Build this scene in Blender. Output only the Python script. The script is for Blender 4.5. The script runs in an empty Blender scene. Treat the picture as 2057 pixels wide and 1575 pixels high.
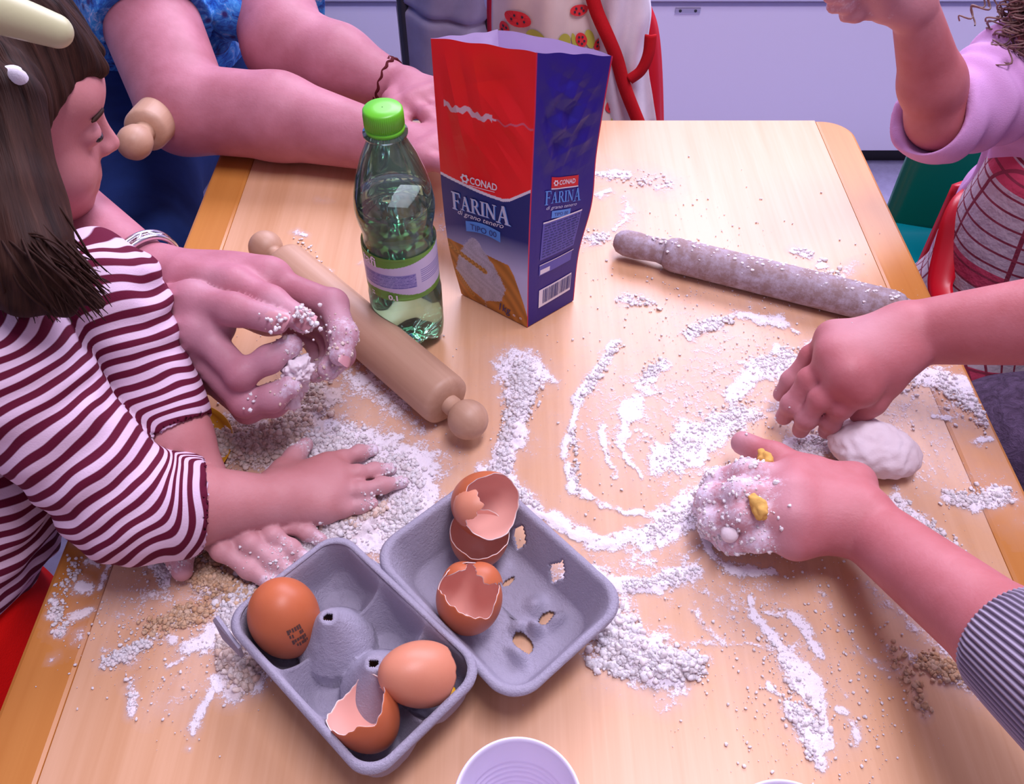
import bpy, bmesh, math, random
import numpy as np
from mathutils import Vector, Matrix, Euler, noise as mn
random.seed(7); np.random.seed(7)
S = bpy.context.scene
COL = S.collection
TZ = 0.58                                   # height of the table top above the floor

# ------------------------------------------------------------------ camera
F_PX = 1750.0; PITCH = math.radians(48.2); CH = 0.56
cam = bpy.data.cameras.new('camera'); camo = bpy.data.objects.new('camera', cam); COL.objects.link(camo)
cam.sensor_fit = 'HORIZONTAL'; cam.sensor_width = 36.0; cam.lens = 36.0*F_PX/2057.0
cam.clip_start = 0.02; cam.clip_end = 50
camo.location = (0, 0, TZ+CH); camo.rotation_euler = (math.radians(90)-PITCH, 0, 0)
S.camera = camo
# ------------------------------------------------------------------ world and lights
world = bpy.data.worlds.new('world'); S.world = world; world.use_nodes = True
wb = world.node_tree.nodes['Background']; wb.inputs[0].default_value = (0.74, 0.60, 0.92, 1); wb.inputs[1].default_value = 0.36
def area(name, loc, target, sx, sy, power, colr):
    l = bpy.data.lights.new(name, 'AREA'); l.shape = 'RECTANGLE'; l.size = sx; l.size_y = sy; l.energy = power; l.color = colr
    o = bpy.data.objects.new(name, l); COL.objects.link(o); o.location = loc
    o.rotation_euler = (Vector(target)-Vector(loc)).to_track_quat('-Z', 'Y').to_euler()
    return o
area('window_light', (0.55, 2.15, TZ+1.45), (0.05, 0.40, TZ), 2.0, 1.1, 60, (0.80, 0.76, 1.0))
area('ceiling_light', (0.35, 0.42, TZ+1.9), (0.10, 0.55, TZ), 1.0, 0.4, 25, (0.92, 0.84, 1.0))
vs = S.view_settings; vs.view_transform = 'Standard'; vs.look = 'None'; vs.gamma = 1; vs.use_curve_mapping = False
vs.exposure = 0.30

# ------------------------------------------------------------------ photo geometry helpers (f, pitch as above)
_c, _s = math.cos(PITCH), math.sin(PITCH)
def ray(x, y):
    u = (x-1028.5)/F_PX; v = (787.5-y)/F_PX
    return np.array([u, _c+v*_s, -_s+v*_c])
CAM = np.array([0, 0, TZ+CH])
def P(x, y, z=0.0):                         # point at height z above the table top
    r = ray(x, y); return CAM + r*((z-CH)/r[2])
def PD(x, y, t): return CAM + ray(x, y)*t   # point at depth t
def PY(x, y, Y): r = ray(x, y); return CAM + r*(Y/r[1])
def W(x, y, z): return np.array([x, y, z+TZ])

# ------------------------------------------------------------------ objects
def link(o, parent=None):
    COL.objects.link(o)
    if parent is not None:
        o.parent = parent; o.matrix_parent_inverse = parent.matrix_basis.inverted()
    return o
def tag(o, label=None, cat=None, group=None, kind=None):
    if label: o['label'] = label
    if cat: o['category'] = cat
    if group: o['group'] = group
    if kind: o['kind'] = kind
    return o
def thing(name, label, cat, loc, group=None):
    o = bpy.data.objects.new(name, None); o.empty_display_size = 0.03; COL.objects.link(o)
    o.location = loc; tag(o, label, cat, group); o.matrix_basis = Matrix.Translation(Vector(loc)); return o
def mesh(name, verts, faces, mats, parent=None, smooth=True, matidx=None, kind=None, label=None):
    me = bpy.data.meshes.new(name)
    verts = np.asarray(verts, dtype=np.float32)
    if isinstance(faces, np.ndarray) and len(faces):
        n = faces.shape[1]; me.vertices.add(len(verts)); me.vertices.foreach_set('co', verts.ravel())
        me.loops.add(faces.size); me.loops.foreach_set('vertex_index', faces.astype(np.int32).ravel())
        me.polygons.add(len(faces)); me.polygons.foreach_set('loop_start', (np.arange(len(faces))*n).astype(np.int32))
        me.update(calc_edges=True); me.validate()
    else:
        me.from_pydata([tuple(map(float, v)) for v in verts], [], [tuple(int(i) for i in f) for f in faces]); me.update()
    for m in (mats if isinstance(mats, (list, tuple)) else [mats]): me.materials.append(m)
    if matidx is not None: me.polygons.foreach_set('material_index', np.asarray(matidx, dtype=np.int32))
    if smooth: me.polygons.foreach_set('use_smooth', np.ones(len(me.polygons), dtype=bool))
    o = bpy.data.objects.new(name, me); link(o, parent)
    if kind: o['kind'] = kind
    if label: o['label'] = label
    return o
def attr(o, name, vals):
    a = o.data.attributes.new(name, 'FLOAT', 'POINT'); a.data.foreach_set('value', np.asarray(vals, dtype=np.float32))
def attrc(o, name, cols):
    a = o.data.attributes.new(name, 'FLOAT_COLOR', 'POINT')
    c = np.ones((len(cols), 4), dtype=np.float32); c[:, :3] = cols; a.data.foreach_set('color', c.ravel())
def bm_obj(name, bm, mats, parent=None, smooth=False, kind=None, label=None):
    me = bpy.data.meshes.new(name); bm.to_mesh(me); bm.free()
    for m in (mats if isinstance(mats, (list, tuple)) else [mats]): me.materials.append(m)
    if smooth: me.polygons.foreach_set('use_smooth', np.ones(len(me.polygons), dtype=bool))
    o = bpy.data.objects.new(name, me); link(o, parent)
    if kind: o['kind'] = kind
    if label: o['label'] = label
    return o
def boxbm(lo, hi, bev=0.0, seg=2):
    bm = bmesh.new(); bmesh.ops.create_cube(bm, size=1)
    lo = np.array(lo, float); hi = np.array(hi, float)
    for v in bm.verts:
        for i in range(3): v.co[i] = lo[i] + (v.co[i]+0.5)*(hi[i]-lo[i])
    if bev: bmesh.ops.bevel(bm, geom=bm.edges[:], offset=bev, segments=seg, profile=0.5, affect='EDGES')
    return bm
def prism(name, pts, z0, z1, m, parent=None, bev=0.0):     # outline in plan, extruded and bevelled
    bm = bmesh.new(); vs_ = [bm.verts.new((p[0], p[1], z1)) for p in pts]
    f = bm.faces.new(vs_); bm.normal_update()
    if f.normal.z < 0: f.normal_flip()
    r = bmesh.ops.extrude_face_region(bm, geom=[f])
    for v in [g for g in r['geom'] if isinstance(g, bmesh.types.BMVert)]: v.co.z = z0
    bmesh.ops.recalc_face_normals(bm, faces=bm.faces[:])
    if bev:
        ed = [e for e in bm.edges if abs(e.verts[0].co.z-z1) < 1e-6 and abs(e.verts[1].co.z-z1) < 1e-6]
        bmesh.ops.bevel(bm, geom=ed, offset=bev, segments=2, profile=0.5, affect='EDGES')
    return bm_obj(name, bm, m, parent)
def frame(axis):
    z = Vector(axis).normalized(); x = Vector((0, 0, 1)).cross(z)
    if x.length < 1e-4: x = Vector((1, 0, 0))
    x.normalize(); y = z.cross(x); return np.array([x, y, z]).T
def lathe(profile, n=48, mod=None):         # profile [(r,z)], returns verts, faces in local coordinates
    V = []; Fc = []
    for j, (r, z) in enumerate(profile):
        for i in range(n):
            a = 2*math.pi*i/n; rr, zz = (r, z) if mod is None else mod(r, z, a)
            V.append((rr*math.cos(a), rr*math.sin(a), zz))
    for j in range(len(profile)-1):
        for i in range(n): Fc.append((j*n+i, j*n+(i+1) % n, (j+1)*n+(i+1) % n, (j+1)*n+i))
    return np.array(V), Fc
def lathe_obj(name, profile, mats, a, b, parent=None, n=48, mod=None, caps=True, matidx=None):
    # profile is (r, s) with s in metres measured from a toward b
    V, Fc = lathe(profile, n, mod); k = len(profile)
    if caps: Fc = Fc + [tuple(range(n))[::-1], tuple((k-1)*n+i for i in range(n))]
    a = np.array(a, float); b = np.array(b, float); M = frame(b-a)
    return mesh(name, V@M.T + a, Fc, mats, parent)
def tube(pts, rad, n=8):                    # tube along points, radius per point
    pts = [np.array(p, float) for p in pts]; V = []; Fc = []
    if np.isscalar(rad): rad = [rad]*len(pts)
    t0 = pts[1]-pts[0]; M = frame(t0); xx = M[:, 0]
    for j, p in enumerate(pts):
        t = pts[min(j+1, len(pts)-1)]-pts[max(j-1, 0)]; t = t/(np.linalg.norm(t)+1e-9)
        xx = xx - t*np.dot(xx, t); xx /= np.linalg.norm(xx)+1e-9; yy = np.cross(t, xx)
        for i in range(n):
            a = 2*math.pi*i/n; V.append(p + rad[j]*(math.cos(a)*xx + math.sin(a)*yy))
    for j in range(len(pts)-1):
        for i in range(n): Fc.append((j*n+i, j*n+(i+1) % n, (j+1)*n+(i+1) % n, (j+1)*n+i))
    return V, Fc
def joinlists(parts):
    V = []; Fc = []
    for v, f in parts:
        o = len(V); V.extend(v); Fc.extend([tuple(i+o for i in q) for q in f])
    return V, Fc
def smoothpath(pts, n=8):                   # Catmull-Rom
    pts = [np.array(p, float) for p in pts]; out = []
    q = [2*pts[0]-pts[1]]+pts+[2*pts[-1]-pts[-2]]
    for i in range(1, len(q)-2):
        for k in range(n):
            t = k/n; p0, p1, p2, p3 = q[i-1], q[i], q[i+1], q[i+2]
            out.append(0.5*((2*p1)+(-p0+p2)*t+(2*p0-5*p1+4*p2-p3)*t*t+(-p0+3*p1-3*p2+p3)*t**3))
    out.append(pts[-1]); return out

# ------------------------------------------------------------------ materials
def sw(r, g, b): return tuple(((c/255/12.92) if c/255 <= 0.04045 else ((c/255+0.055)/1.055)**2.4) for c in (r, g, b))
class NT:
    def __init__(s, name):
        s.m = bpy.data.materials.new(name); s.m.use_nodes = True; s.t = s.m.node_tree
        s.b = s.t.nodes['Principled BSDF']; s.out = s.t.nodes['Material Output']
    def n(s, ty, **kw):
        nd = s.t.nodes.new(ty)
        for k, v in kw.items():
            if k.startswith('i_'):
                kk = k[2:]; kk = int(kk) if kk.isdigit() else kk
                nd.inputs[kk].default_value = v
            else: setattr(nd, k, v)
        return nd
    def l(s, a, b): s.t.links.new(a, b)
    def obj(s): return s.n('ShaderNodeTexCoord').outputs['Object']
    def mapn(s, scale=(1, 1, 1), rot=(0, 0, 0), src=None):
        mp = s.n('ShaderNodeMapping'); mp.inputs['Scale'].default_value = scale; mp.inputs['Rotation'].default_value = rot
        s.l(src or s.obj(), mp.inputs[0]); return mp.outputs[0]
    def noise(s, vec, scale, detail=3, rough=0.5, dist=0.0):
        nd = s.n('ShaderNodeTexNoise'); nd.inputs['Scale'].default_value = scale; nd.inputs['Detail'].default_value = detail
        nd.inputs['Roughness'].default_value = rough; nd.inputs['Distortion'].default_value = dist
        s.l(vec, nd.inputs['Vector']); return nd.outputs['Fac']
    def ramp(s, fac, stops, interp='LINEAR'):
        nd = s.n('ShaderNodeValToRGB'); cr = nd.color_ramp; cr.interpolation = interp
        while len(cr.elements) < len(stops): cr.elements.new(0.5)
        for e, (p, c) in zip(cr.elements, stops):
            e.position = p; e.color = (c[0], c[1], c[2], 1) if not np.isscalar(c) else (c, c, c, 1)
        s.l(fac, nd.inputs[0]); return nd.outputs[0]
    def mix(s, fac, a, b, mode='MIX'):
        nd = s.n('ShaderNodeMix', data_type='RGBA', blend_type=mode)
        for sock, v in ((nd.inputs[0], fac), (nd.inputs[6], a), (nd.inputs[7], b)):
            if hasattr(v, 'node'): s.l(v, sock)
            elif np.isscalar(v): sock.default_value = v
            else: sock.default_value = (*v[:3], 1)
        return nd.outputs[2]
    def math(s, op, a, b=0.0, clamp=False):
        nd = s.n('ShaderNodeMath', operation=op, use_clamp=clamp)
        for sock, v in ((nd.inputs[0], a), (nd.inputs[1], b)):
            if hasattr(v, 'node'): s.l(v, sock)
            else: sock.default_value = v
        return nd.outputs[0]
    def attr(s, name): return s.n('ShaderNodeAttribute', attribute_name=name).outputs
    def col(s, v):
        if hasattr(v, 'node'): s.l(v, s.b.inputs['Base Color'])
        else: s.b.inputs['Base Color'].default_value = (*v[:3], 1)
    def bump(s, h, strength=0.3, dist=0.001):
        nd = s.n('ShaderNodeBump'); nd.inputs['Strength'].default_value = strength; nd.inputs['Distance'].default_value = dist
        s.l(h, nd.inputs['Height']); s.l(nd.outputs[0], s.b.inputs['Normal'])
    def set(s, **kw):
        for k, v in kw.items():
            k = k.replace('_', ' ')
            for inp in s.b.inputs:
                if inp.name.lower() == k.lower():
                    inp.default_value = v
        return s
def plain(name, c, rough=0.5, **kw):
    t = NT(name); t.col(c); t.set(Roughness=rough, **kw)
    return t.m

def wood(name, c1, c2, along='Y', rough=0.35, scale=1.0, fine=0.5, spec=0.5):
    t = NT(name); sc = {'X': (4, 120, 120), 'Y': (120, 4, 120), 'Z': (120, 120, 4)}[along]
    v = t.mapn(tuple(a*scale for a in sc)); n1 = t.noise(v, 1.0, 4, 0.6, 0.4)
    sc2 = {'X': (.6, 14, 14), 'Y': (14, .6, 14), 'Z': (14, 14, .6)}[along]
    n2 = t.noise(t.mapn(tuple(a*scale for a in sc2)), 1.0, 3, 0.5, 1.2)
    f = t.math('ADD', t.math('MULTIPLY', n1, fine), t.math('MULTIPLY', n2, 1-fine))
    t.col(t.ramp(f, [(0.32, c2), (0.62, c1)])); t.set(Roughness=rough, Specular_IOR_Level=spec)
    t.bump(n1, 0.06, 0.0005); return t.m
M = {}
M['panel'] = wood('beech_laminate', (0.70, 0.405, 0.235), (0.59, 0.305, 0.150), 'Y', 0.32)
M['band'] = wood('beech_edge_band', (0.58, 0.235, 0.050), (0.50, 0.180, 0.030), 'Y', 0.34, 0.8)
M['pin'] = wood('rolling_pin_beech', (0.54, 0.33, 0.22), (0.43, 0.24, 0.15), 'Z', 0.5, 1.0)
M['steel'] = plain('steel', (0.6, 0.6, 0.65), 0.3, Metallic=1.0)
M['darkmetal'] = plain('dark_metal', (0.05, 0.05, 0.06), 0.4, Metallic=0.6)
M['cabinet'] = plain('cabinet_white', (0.80, 0.76, 0.90), 0.55)
M['worktop'] = plain('worktop_white', (0.80, 0.82, 0.95), 0.4)
M['black'] = plain('black_plastic', (0.012, 0.010, 0.014), 0.5)
M['wallp'] = plain('wall_paint', (0.70, 0.68, 0.86), 0.8)
t = NT('floor_vinyl'); v = t.obj(); t.col(t.ramp(t.noise(v, 60, 4, 0.7), [(0.3, (0.36, 0.33, 0.55)), (0.7, (0.46, 0.44, 0.68))])); t.set(Roughness=0.45); M['floor'] = t.m
M['redpl'] = plain('red_plastic', (0.62, 0.004, 0.018), 0.35)
M['greenpl'] = plain('green_plastic', (0.0, 0.15, 0.085), 0.28)

def skin(name, base, dark, flourcol=(0.80, 0.74, 0.86)):
    t = NT(name); v = t.obj(); n = t.noise(v, 28, 3, 0.6); n3 = t.noise(v, 420, 3, 0.6)
    c = t.ramp(n, [(0.3, dark), (0.7, base)])
    fl = t.attr('flour')['Fac']; nf = t.noise(v, 260, 5, 0.75); nl = t.noise(v, 60, 2, 0.5)
    thr = t.math('ADD', t.math('MULTIPLY', nf, 0.65), t.math('MULTIPLY', nl, 0.5))
    f = t.math('MULTIPLY', t.math('SUBTRACT', t.math('ADD', t.math('MULTIPLY', fl, 0.60), 0.19), thr), 3.2, True)
    f = t.math('ADD', t.math('MULTIPLY', f, 0.85), t.math('MULTIPLY', fl, 0.30), True)
    t.col(t.mix(f, c, flourcol)); t.set(Roughness=0.52, Specular_IOR_Level=0.35, Subsurface_Weight=0.12, Subsurface_Scale=0.006)
    t.b.inputs['Subsurface Radius'].default_value = (1.0, 0.35, 0.25)
    hb = t.math('ADD', t.math('MULTIPLY', n3, 0.5), t.math('MULTIPLY', nf, f)); t.bump(hb, 0.35, 0.0012)
    return t.m
M['skin_child'] = skin('skin_child', (0.55, 0.235, 0.240), (0.49, 0.185, 0.185))
M['skin_adult'] = skin('skin_adult', (0.51, 0.200, 0.250), (0.41, 0.140, 0.175))
M['skin_right'] = skin('skin_right', (0.50, 0.165, 0.180), (0.43, 0.120, 0.125))
def fabric(name, c, c2=None, scale=900, rough=0.9):
    t = NT(name); v = t.obj(); n = t.noise(v, scale, 2, 0.6); n2 = t.noise(v, 18, 3, 0.6)
    c2 = c2 or tuple(a*0.75 for a in c)
    t.col(t.ramp(n2, [(0.3, c2), (0.7, c)])); t.set(Roughness=rough, Specular_IOR_Level=0.2); t.bump(n, 0.4, 0.0008); return t.m
M['jeans'] = fabric('blue_denim', (0.010, 0.030, 0.14), (0.006, 0.018, 0.09))
M['darkcloth'] = fabric('dark_cloth', (0.010, 0.008, 0.012))
M['greycloth'] = fabric('grey_cloth', (0.30, 0.26, 0.34), (0.24, 0.20, 0.27))
M['whitecloth'] = fabric('white_cloth', (0.75, 0.70, 0.76), (0.62, 0.58, 0.66))
M['redcloth'] = fabric('red_cloth', (0.75, 0.004, 0.002), (0.70, 0.003, 0.002))
M['redtape'] = fabric('red_tape', (0.55, 0.010, 0.018))
M['lilaccloth'] = fabric('lilac_cloth', (0.66, 0.36, 0.66), (0.58, 0.30, 0.55))
M['navycloth'] = fabric('navy_cloth', (0.01, 0.012, 0.12))
t = NT('wool_knit'); v = t.obj(); n = t.noise(v, 70, 5, 0.8, 1.0); t.col(t.ramp(n, [(0.3, (0.045, 0.022, 0.05)), (0.7, (0.17, 0.11, 0.22))])); t.set(Roughness=0.95); t.bump(n, 0.9, 0.006); M['wool'] = t.m
t = NT('ribbed_knit'); a = t.attr('rib')['Fac']; s1 = t.math('SINE', t.math('MULTIPLY', a, 2*math.pi)); f = t.math('ADD', t.math('MULTIPLY', s1, 0.5), 0.5)
t.col(t.ramp(f, [(0.1, (0.13, 0.10, 0.15)), (0.6, (0.33, 0.28, 0.37))])); t.set(Roughness=0.9); t.bump(f, 0.8, 0.0012); M['rib'] = t.m
t = NT('striped_jersey'); a = t.attr('stripe')['Fac']; v = t.obj()
a2 = t.math('ADD', a, t.math('MULTIPLY', t.noise(v, 14, 2, 0.5), 0.9))
f = t.math('ADD', t.math('MULTIPLY', t.math('SINE', t.math('MULTIPLY', a2, 2*math.pi)), 0.5), 0.5)
t.col(t.ramp(f, [(0.40, (0.115, 0.006, 0.028)), (0.58, (0.70, 0.52, 0.66))])); t.set(Roughness=0.85, Specular_IOR_Level=0.2)
t.bump(t.noise(v, 900, 2, 0.6), 0.3, 0.0006); M['stripe'] = t.m
t = NT('blue_floral'); v = t.obj(); vo = t.n('ShaderNodeTexVoronoi', i_Scale=55.0); t.l(t.mapn((1, 1, 1)), vo.inputs['Vector']); n = t.noise(v, 38, 4, 0.7, 2.0)
c = t.ramp(n, [(0.34, (0.010, 0.012, 0.10)), (0.46, (0.02, 0.14, 0.55)), (0.56, (0.05, 0.30, 0.72)), (0.68, (0.45, 0.50, 0.80))])
t.col(t.mix(t.ramp(vo.outputs['Distance'], [(0.12, 1.0), (0.3, 0.0)]), c, (0.03, 0.02, 0.16))); t.set(Roughness=0.8); M['floral'] = t.m
t = NT('hair_brown'); v = t.attr('hv')['Vector']; n = t.noise(t.mapn((1, 1, 1), src=v), 1.0, 4, 0.7)
t.col(t.ramp(n, [(0.3, (0.010, 0.004, 0.003)), (0.62, (0.045, 0.018, 0.012)), (0.8, (0.10, 0.045, 0.03))])); t.set(Roughness=0.65, Specular_IOR_Level=0.12); t.bump(n, 0.7, 0.003); M['hair'] = t.m
M['haircurl'] = plain('hair_curly_brown', (0.20, 0.10, 0.085), 0.55)
M['clip'] = plain('cream_lime_plastic', (0.50, 0.50, 0.28), 0.4)
M['silver'] = plain('silver', (0.85, 0.82, 0.88), 0.18, Metallic=1.0)
M['bracelet'] = fabric('dark_red_cord', (0.10, 0.008, 0.012))
M['lip'] = plain('lips', (0.36, 0.09, 0.09), 0.45)
M['eye'] = plain('eye_dark', (0.010, 0.006, 0.006), 0.2)

# flour: a powder film whose coverage follows the deposited amount
t = NT('flour_powder'); v = t.obj(); d = t.attr('dens')['Fac']; w = t.attr('wet')['Fac']
n = t.math('ADD', t.math('MULTIPLY', t.noise(v, 700, 4, 0.75), 0.5), t.math('MULTIPLY', t.noise(v, 190, 4, 0.7), 0.5))
n2 = t.math('MULTIPLY', t.math('SUBTRACT', n, 0.32), 2.8)
al = t.math('MULTIPLY', t.math('SUBTRACT', t.math('MULTIPLY', d, 1.55), n2), 3.0, True)
al = t.math('MAXIMUM', al, t.math('MULTIPLY', d, 0.50, True))
c = t.mix(w, (0.92, 0.87, 0.95), (0.72, 0.50, 0.38)); c = t.mix(t.math('MULTIPLY', t.noise(v, 120, 3), 0.35), c, (0.74, 0.62, 0.62))
t.col(c); t.set(Roughness=0.95, Specular_IOR_Level=0.1); t.l(al, t.b.inputs['Alpha']); t.bump(n, 0.8, 0.0015); M['flour'] = t.m
def crumbmat(name, a, b):
    t = NT(name); r = t.n('ShaderNodeNewGeometry').outputs['Random Per Island']; v = t.obj()
    c = t.mix(r, a, b); t.col(c); t.set(Roughness=0.95, Specular_IOR_Level=0.05, Subsurface_Weight=0.4, Subsurface_Scale=0.003); t.bump(t.noise(v, 1200, 3, .7), 0.8, 0.001); t.b.inputs['Subsurface Radius'].default_value = (1, 0.9, 0.9); return t.m
M['crumb'] = crumbmat('flour_crumbs', (0.93, 0.88, 0.92), (0.85, 0.74, 0.74))
M['crumb2'] = crumbmat('dough_crumbs', (0.78, 0.55, 0.44), (0.88, 0.74, 0.68))
M['crumb3'] = crumbmat('wet_crumbs', (0.62, 0.36, 0.20), (0.76, 0.52, 0.36))
t = NT('pulp'); v = t.obj(); n = t.noise(v, 500, 5, 0.75); n2 = t.noise(v, 30, 3, 0.6)
t.col(t.mix(n2, (0.41, 0.38, 0.48), (0.52, 0.48, 0.60))); t.set(Roughness=0.95, Specular_IOR_Level=0.15); t.bump(n, 0.9, 0.0022); M['pulp'] = t.m
def eggm(name, a, b):
    t = NT(name); v = t.obj(); n = t.noise(v, 900, 2, 0.5); n2 = t.noise(v, 40, 3, 0.6)
    t.col(t.mix(n2, a, b)); t.set(Roughness=0.42, Specular_IOR_Level=0.4, Subsurface_Weight=0.05, Subsurface_Scale=0.003); t.bump(n, 0.08, 0.0005); return t.m
M['egg'] = eggm('brown_eggshell', (0.56, 0.155, 0.060), (0.48, 0.115, 0.040))
M['eggpale'] = eggm('pale_eggshell', (0.66, 0.27, 0.16), (0.60, 0.21, 0.12))
M['egginside'] = plain('eggshell_lining', (0.88, 0.50, 0.42), 0.22)
M['eggrim'] = plain('eggshell_rim', (0.80, 0.66, 0.62), 0.6)
M['stamp'] = plain('egg_stamp_ink', (0.10, 0.045, 0.035), 0.6)
M['yolk'] = plain('egg_yolk', (0.75, 0.38, 0.02), 0.2)
M['cup'] = plain('white_plastic_cup', (0.78, 0.70, 0.86), 0.35, Subsurface_Weight=0.1)
M['yellowpl'] = plain('yellow_plastic', (0.70, 0.33, 0.01), 0.45)
M['dough'] = fabric('dough_skin', (0.86, 0.78, 0.84), (0.72, 0.58, 0.60), 300)

# ------------------------------------------------------------------ SDF bodies
class Body:
    def __init__(s): s.p = []; s.g = 0; s.pg = []
    def group(s): s.g += 1; return s
    def cone(s, a, b, ra, rb, k=0.006, sub=False): s.p.append(('c', np.array(a, float), np.array(b, float), ra, rb, k, sub)); s.pg.append(s.g); return s
    def ball(s, c, r, k=0.006, sub=False): return s.cone(c, np.array(c)+1e-5, r, r, k, sub)
    def chain(s, pts, rad, k=0.006):
        for i in range(len(pts)-1): s.cone(pts[i], pts[i+1], rad[i], rad[i+1], k)
        return s
    def ell(s, c, r, R=None, k=0.01, sub=False):
        s.p.append(('e', np.array(c, float), np.array(r, float), np.eye(3) if R is None else np.array(R), None, k, sub)); s.pg.append(s.g); return s
    def build(s, h, disp=None, clip=None):
        lo = np.full(3, 1e9); hi = -lo
        for q in s.p:
            if q[6]: continue
            if q[0] == 'c': m = max(q[3], q[4]); a = np.minimum(q[1], q[2])-m; b = np.maximum(q[1], q[2])+m
            else: m = q[2].max(); a = q[1]-m; b = q[1]+m
            lo = np.minimum(lo, a); hi = np.maximum(hi, b)
        if clip is not None: lo = np.maximum(lo, clip[0]); hi = np.minimum(hi, clip[1])
        lo -= 0.012; hi += 0.012
        n = np.ceil((hi-lo)/h).astype(int)+1
        ax = [lo[i]+np.arange(n[i])*h for i in range(3)]
        f = np.full(n, 0.03, dtype=np.float32); F0 = None; cg = 0
        for q, gi in zip(s.p, s.pg):
            if gi != cg: F0 = f if F0 is None else np.minimum(F0, f); f = np.full(n, 0.03, dtype=np.float32); cg = gi
            k = q[5]; mg = k+2*h+0.004
            if q[0] == 'c': m = max(q[3], q[4])+mg; a = np.minimum(q[1], q[2])-m; b = np.maximum(q[1], q[2])+m
            else: m = q[2].max()+mg; a = q[1]-m; b = q[1]+m
            i0 = np.clip(np.floor((a-lo)/h).astype(int), 0, n); i1 = np.clip(np.ceil((b-lo)/h).astype(int)+1, 0, n)
            if (i1 <= i0).any(): continue
            X = ax[0][i0[0]:i1[0], None, None].astype(np.float32); Y = ax[1][None, i0[1]:i1[1], None].astype(np.float32); Z = ax[2][None, None, i0[2]:i1[2]].astype(np.float32)
            if q[0] == 'c':
                A, B, ra, rb = q[1], q[2], q[3], q[4]; d = B-A; dd = float(d@d)
                px, py, pz = X-A[0], Y-A[1], Z-A[2]
                tt = np.clip((px*d[0]+py*d[1]+pz*d[2])/dd, 0, 1)
                dist = np.sqrt((px-tt*d[0])**2+(py-tt*d[1])**2+(pz-tt*d[2])**2)-(ra+(rb-ra)*tt)
            else:
                px, py, pz = X-q[1][0], Y-q[1][1], Z-q[1][2]; R = q[3]
                l = [(px*R[0, i]+py*R[1, i]+pz*R[2, i])/q[2][i] for i in range(3)]
                k0 = np.sqrt(l[0]**2+l[1]**2+l[2]**2)+1e-6
                k1 = np.sqrt((l[0]/q[2][0])**2+(l[1]/q[2][1])**2+(l[2]/q[2][2])**2)+1e-6
                dist = k0*(k0-1)/k1
            sl = f[i0[0]:i1[0], i0[1]:i1[1], i0[2]:i1[2]]
            if q[6]:
                dist = -dist; hh = np.maximum(k-np.abs(sl-dist), 0)/k; sl[...] = np.maximum(sl, dist)+hh*hh*k/4
            else:
                hh = np.maximum(k-np.abs(sl-dist), 0)/k; sl[...] = np.minimum(sl, dist)-hh*hh*k/4
        if F0 is not None: f = np.minimum(F0, f)
        if disp is not None:
            X, Y, Z = np.meshgrid(*ax, indexing='ij', sparse=True); f += disp(X, Y, Z).astype(np.float32)
        return nets(f, lo, h)
def nets(f, lo, h):
    n = f.shape; ins = f < 0
    c = np.zeros((n[0]-1, n[1]-1, n[2]-1), dtype=np.uint8)
    for dx in (0, 1):
        for dy in (0, 1):
            for dz in (0, 1): c += ins[dx:n[0]-1+dx, dy:n[1]-1+dy, dz:n[2]-1+dz]
    act = np.argwhere((c > 0) & (c < 8))
    idx = np.full(c.shape, -1, dtype=np.int32); idx[act[:, 0], act[:, 1], act[:, 2]] = np.arange(len(act))
    cv = {}
    for dx in (0, 1):
        for dy in (0, 1):
            for dz in (0, 1): cv[dx, dy, dz] = f[act[:, 0]+dx, act[:, 1]+dy, act[:, 2]+dz]
    acc = np.zeros((len(act), 3)); cnt = np.zeros(len(act))
    ks = list(cv)
    for a in ks:
        for axs in range(3):
            if a[axs] == 0:
                b = list(a); b[axs] = 1; b = tuple(b); fa, fb = cv[a], cv[b]
                m = (fa < 0) != (fb < 0); t = np.where(m, fa/np.where(m, fa-fb, 1), 0)
                p = np.array(a, float)[None].repeat(len(act), 0); p[:, axs] = t
                acc += p*m[:, None]; cnt += m
    V = lo + (act+acc/np.maximum(cnt, 1)[:, None])*h
    quads = []
    for axs in range(3):
        sl0 = [slice(1, -1)]*3; sl1 = [slice(1, -1)]*3
        sl0[axs] = slice(0, n[axs]-1); sl1[axs] = slice(1, n[axs])
        A = ins[tuple(sl0)]; B = ins[tuple(sl1)]
        e = np.argwhere(A != B); 
        if not len(e): continue
        flip = A[e[:, 0], e[:, 1], e[:, 2]]
        o = np.ones(3, int); o[axs] = 0; e = e+o
        b, c2 = [(1, 2), (2, 0), (0, 1)][axs]
        def I(db, dc):
            q = e.copy(); q[:, b] -= db; q[:, c2] -= dc; return idx[q[:, 0], q[:, 1], q[:, 2]]
        Q = np.stack([I(1, 1), I(0, 1), I(0, 0), I(1, 0)], 1); Q[~flip] = Q[~flip][:, ::-1]
        quads.append(Q)
    return V, np.concatenate(quads)
def segdist(V, a, b):
    a = np.array(a); b = np.array(b); d = b-a; t = np.clip(((V-a)@d)/(d@d), 0, 1)
    return np.linalg.norm(V-a-t[:, None]*d, axis=1), t
def flour_at(V, spots):
    f = np.zeros(len(V))
    for p, r, s in spots: f = np.maximum(f, s*np.clip(1.3-np.linalg.norm(V-np.array(p), axis=1)/r, 0, 1))
    return f
def finger(B, pts, r0, r1, k=0.005):        # four joints: knuckle, pip, dip, tip
    n = len(pts); rad = [r0+(r1-r0)*i/(n-1) for i in range(n)]
    B.chain(pts, rad, k)
    for i in range(1, n-1): B.ball(pts[i], rad[i]*1.07, k)   # knuckle swelling
nails = []
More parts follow.
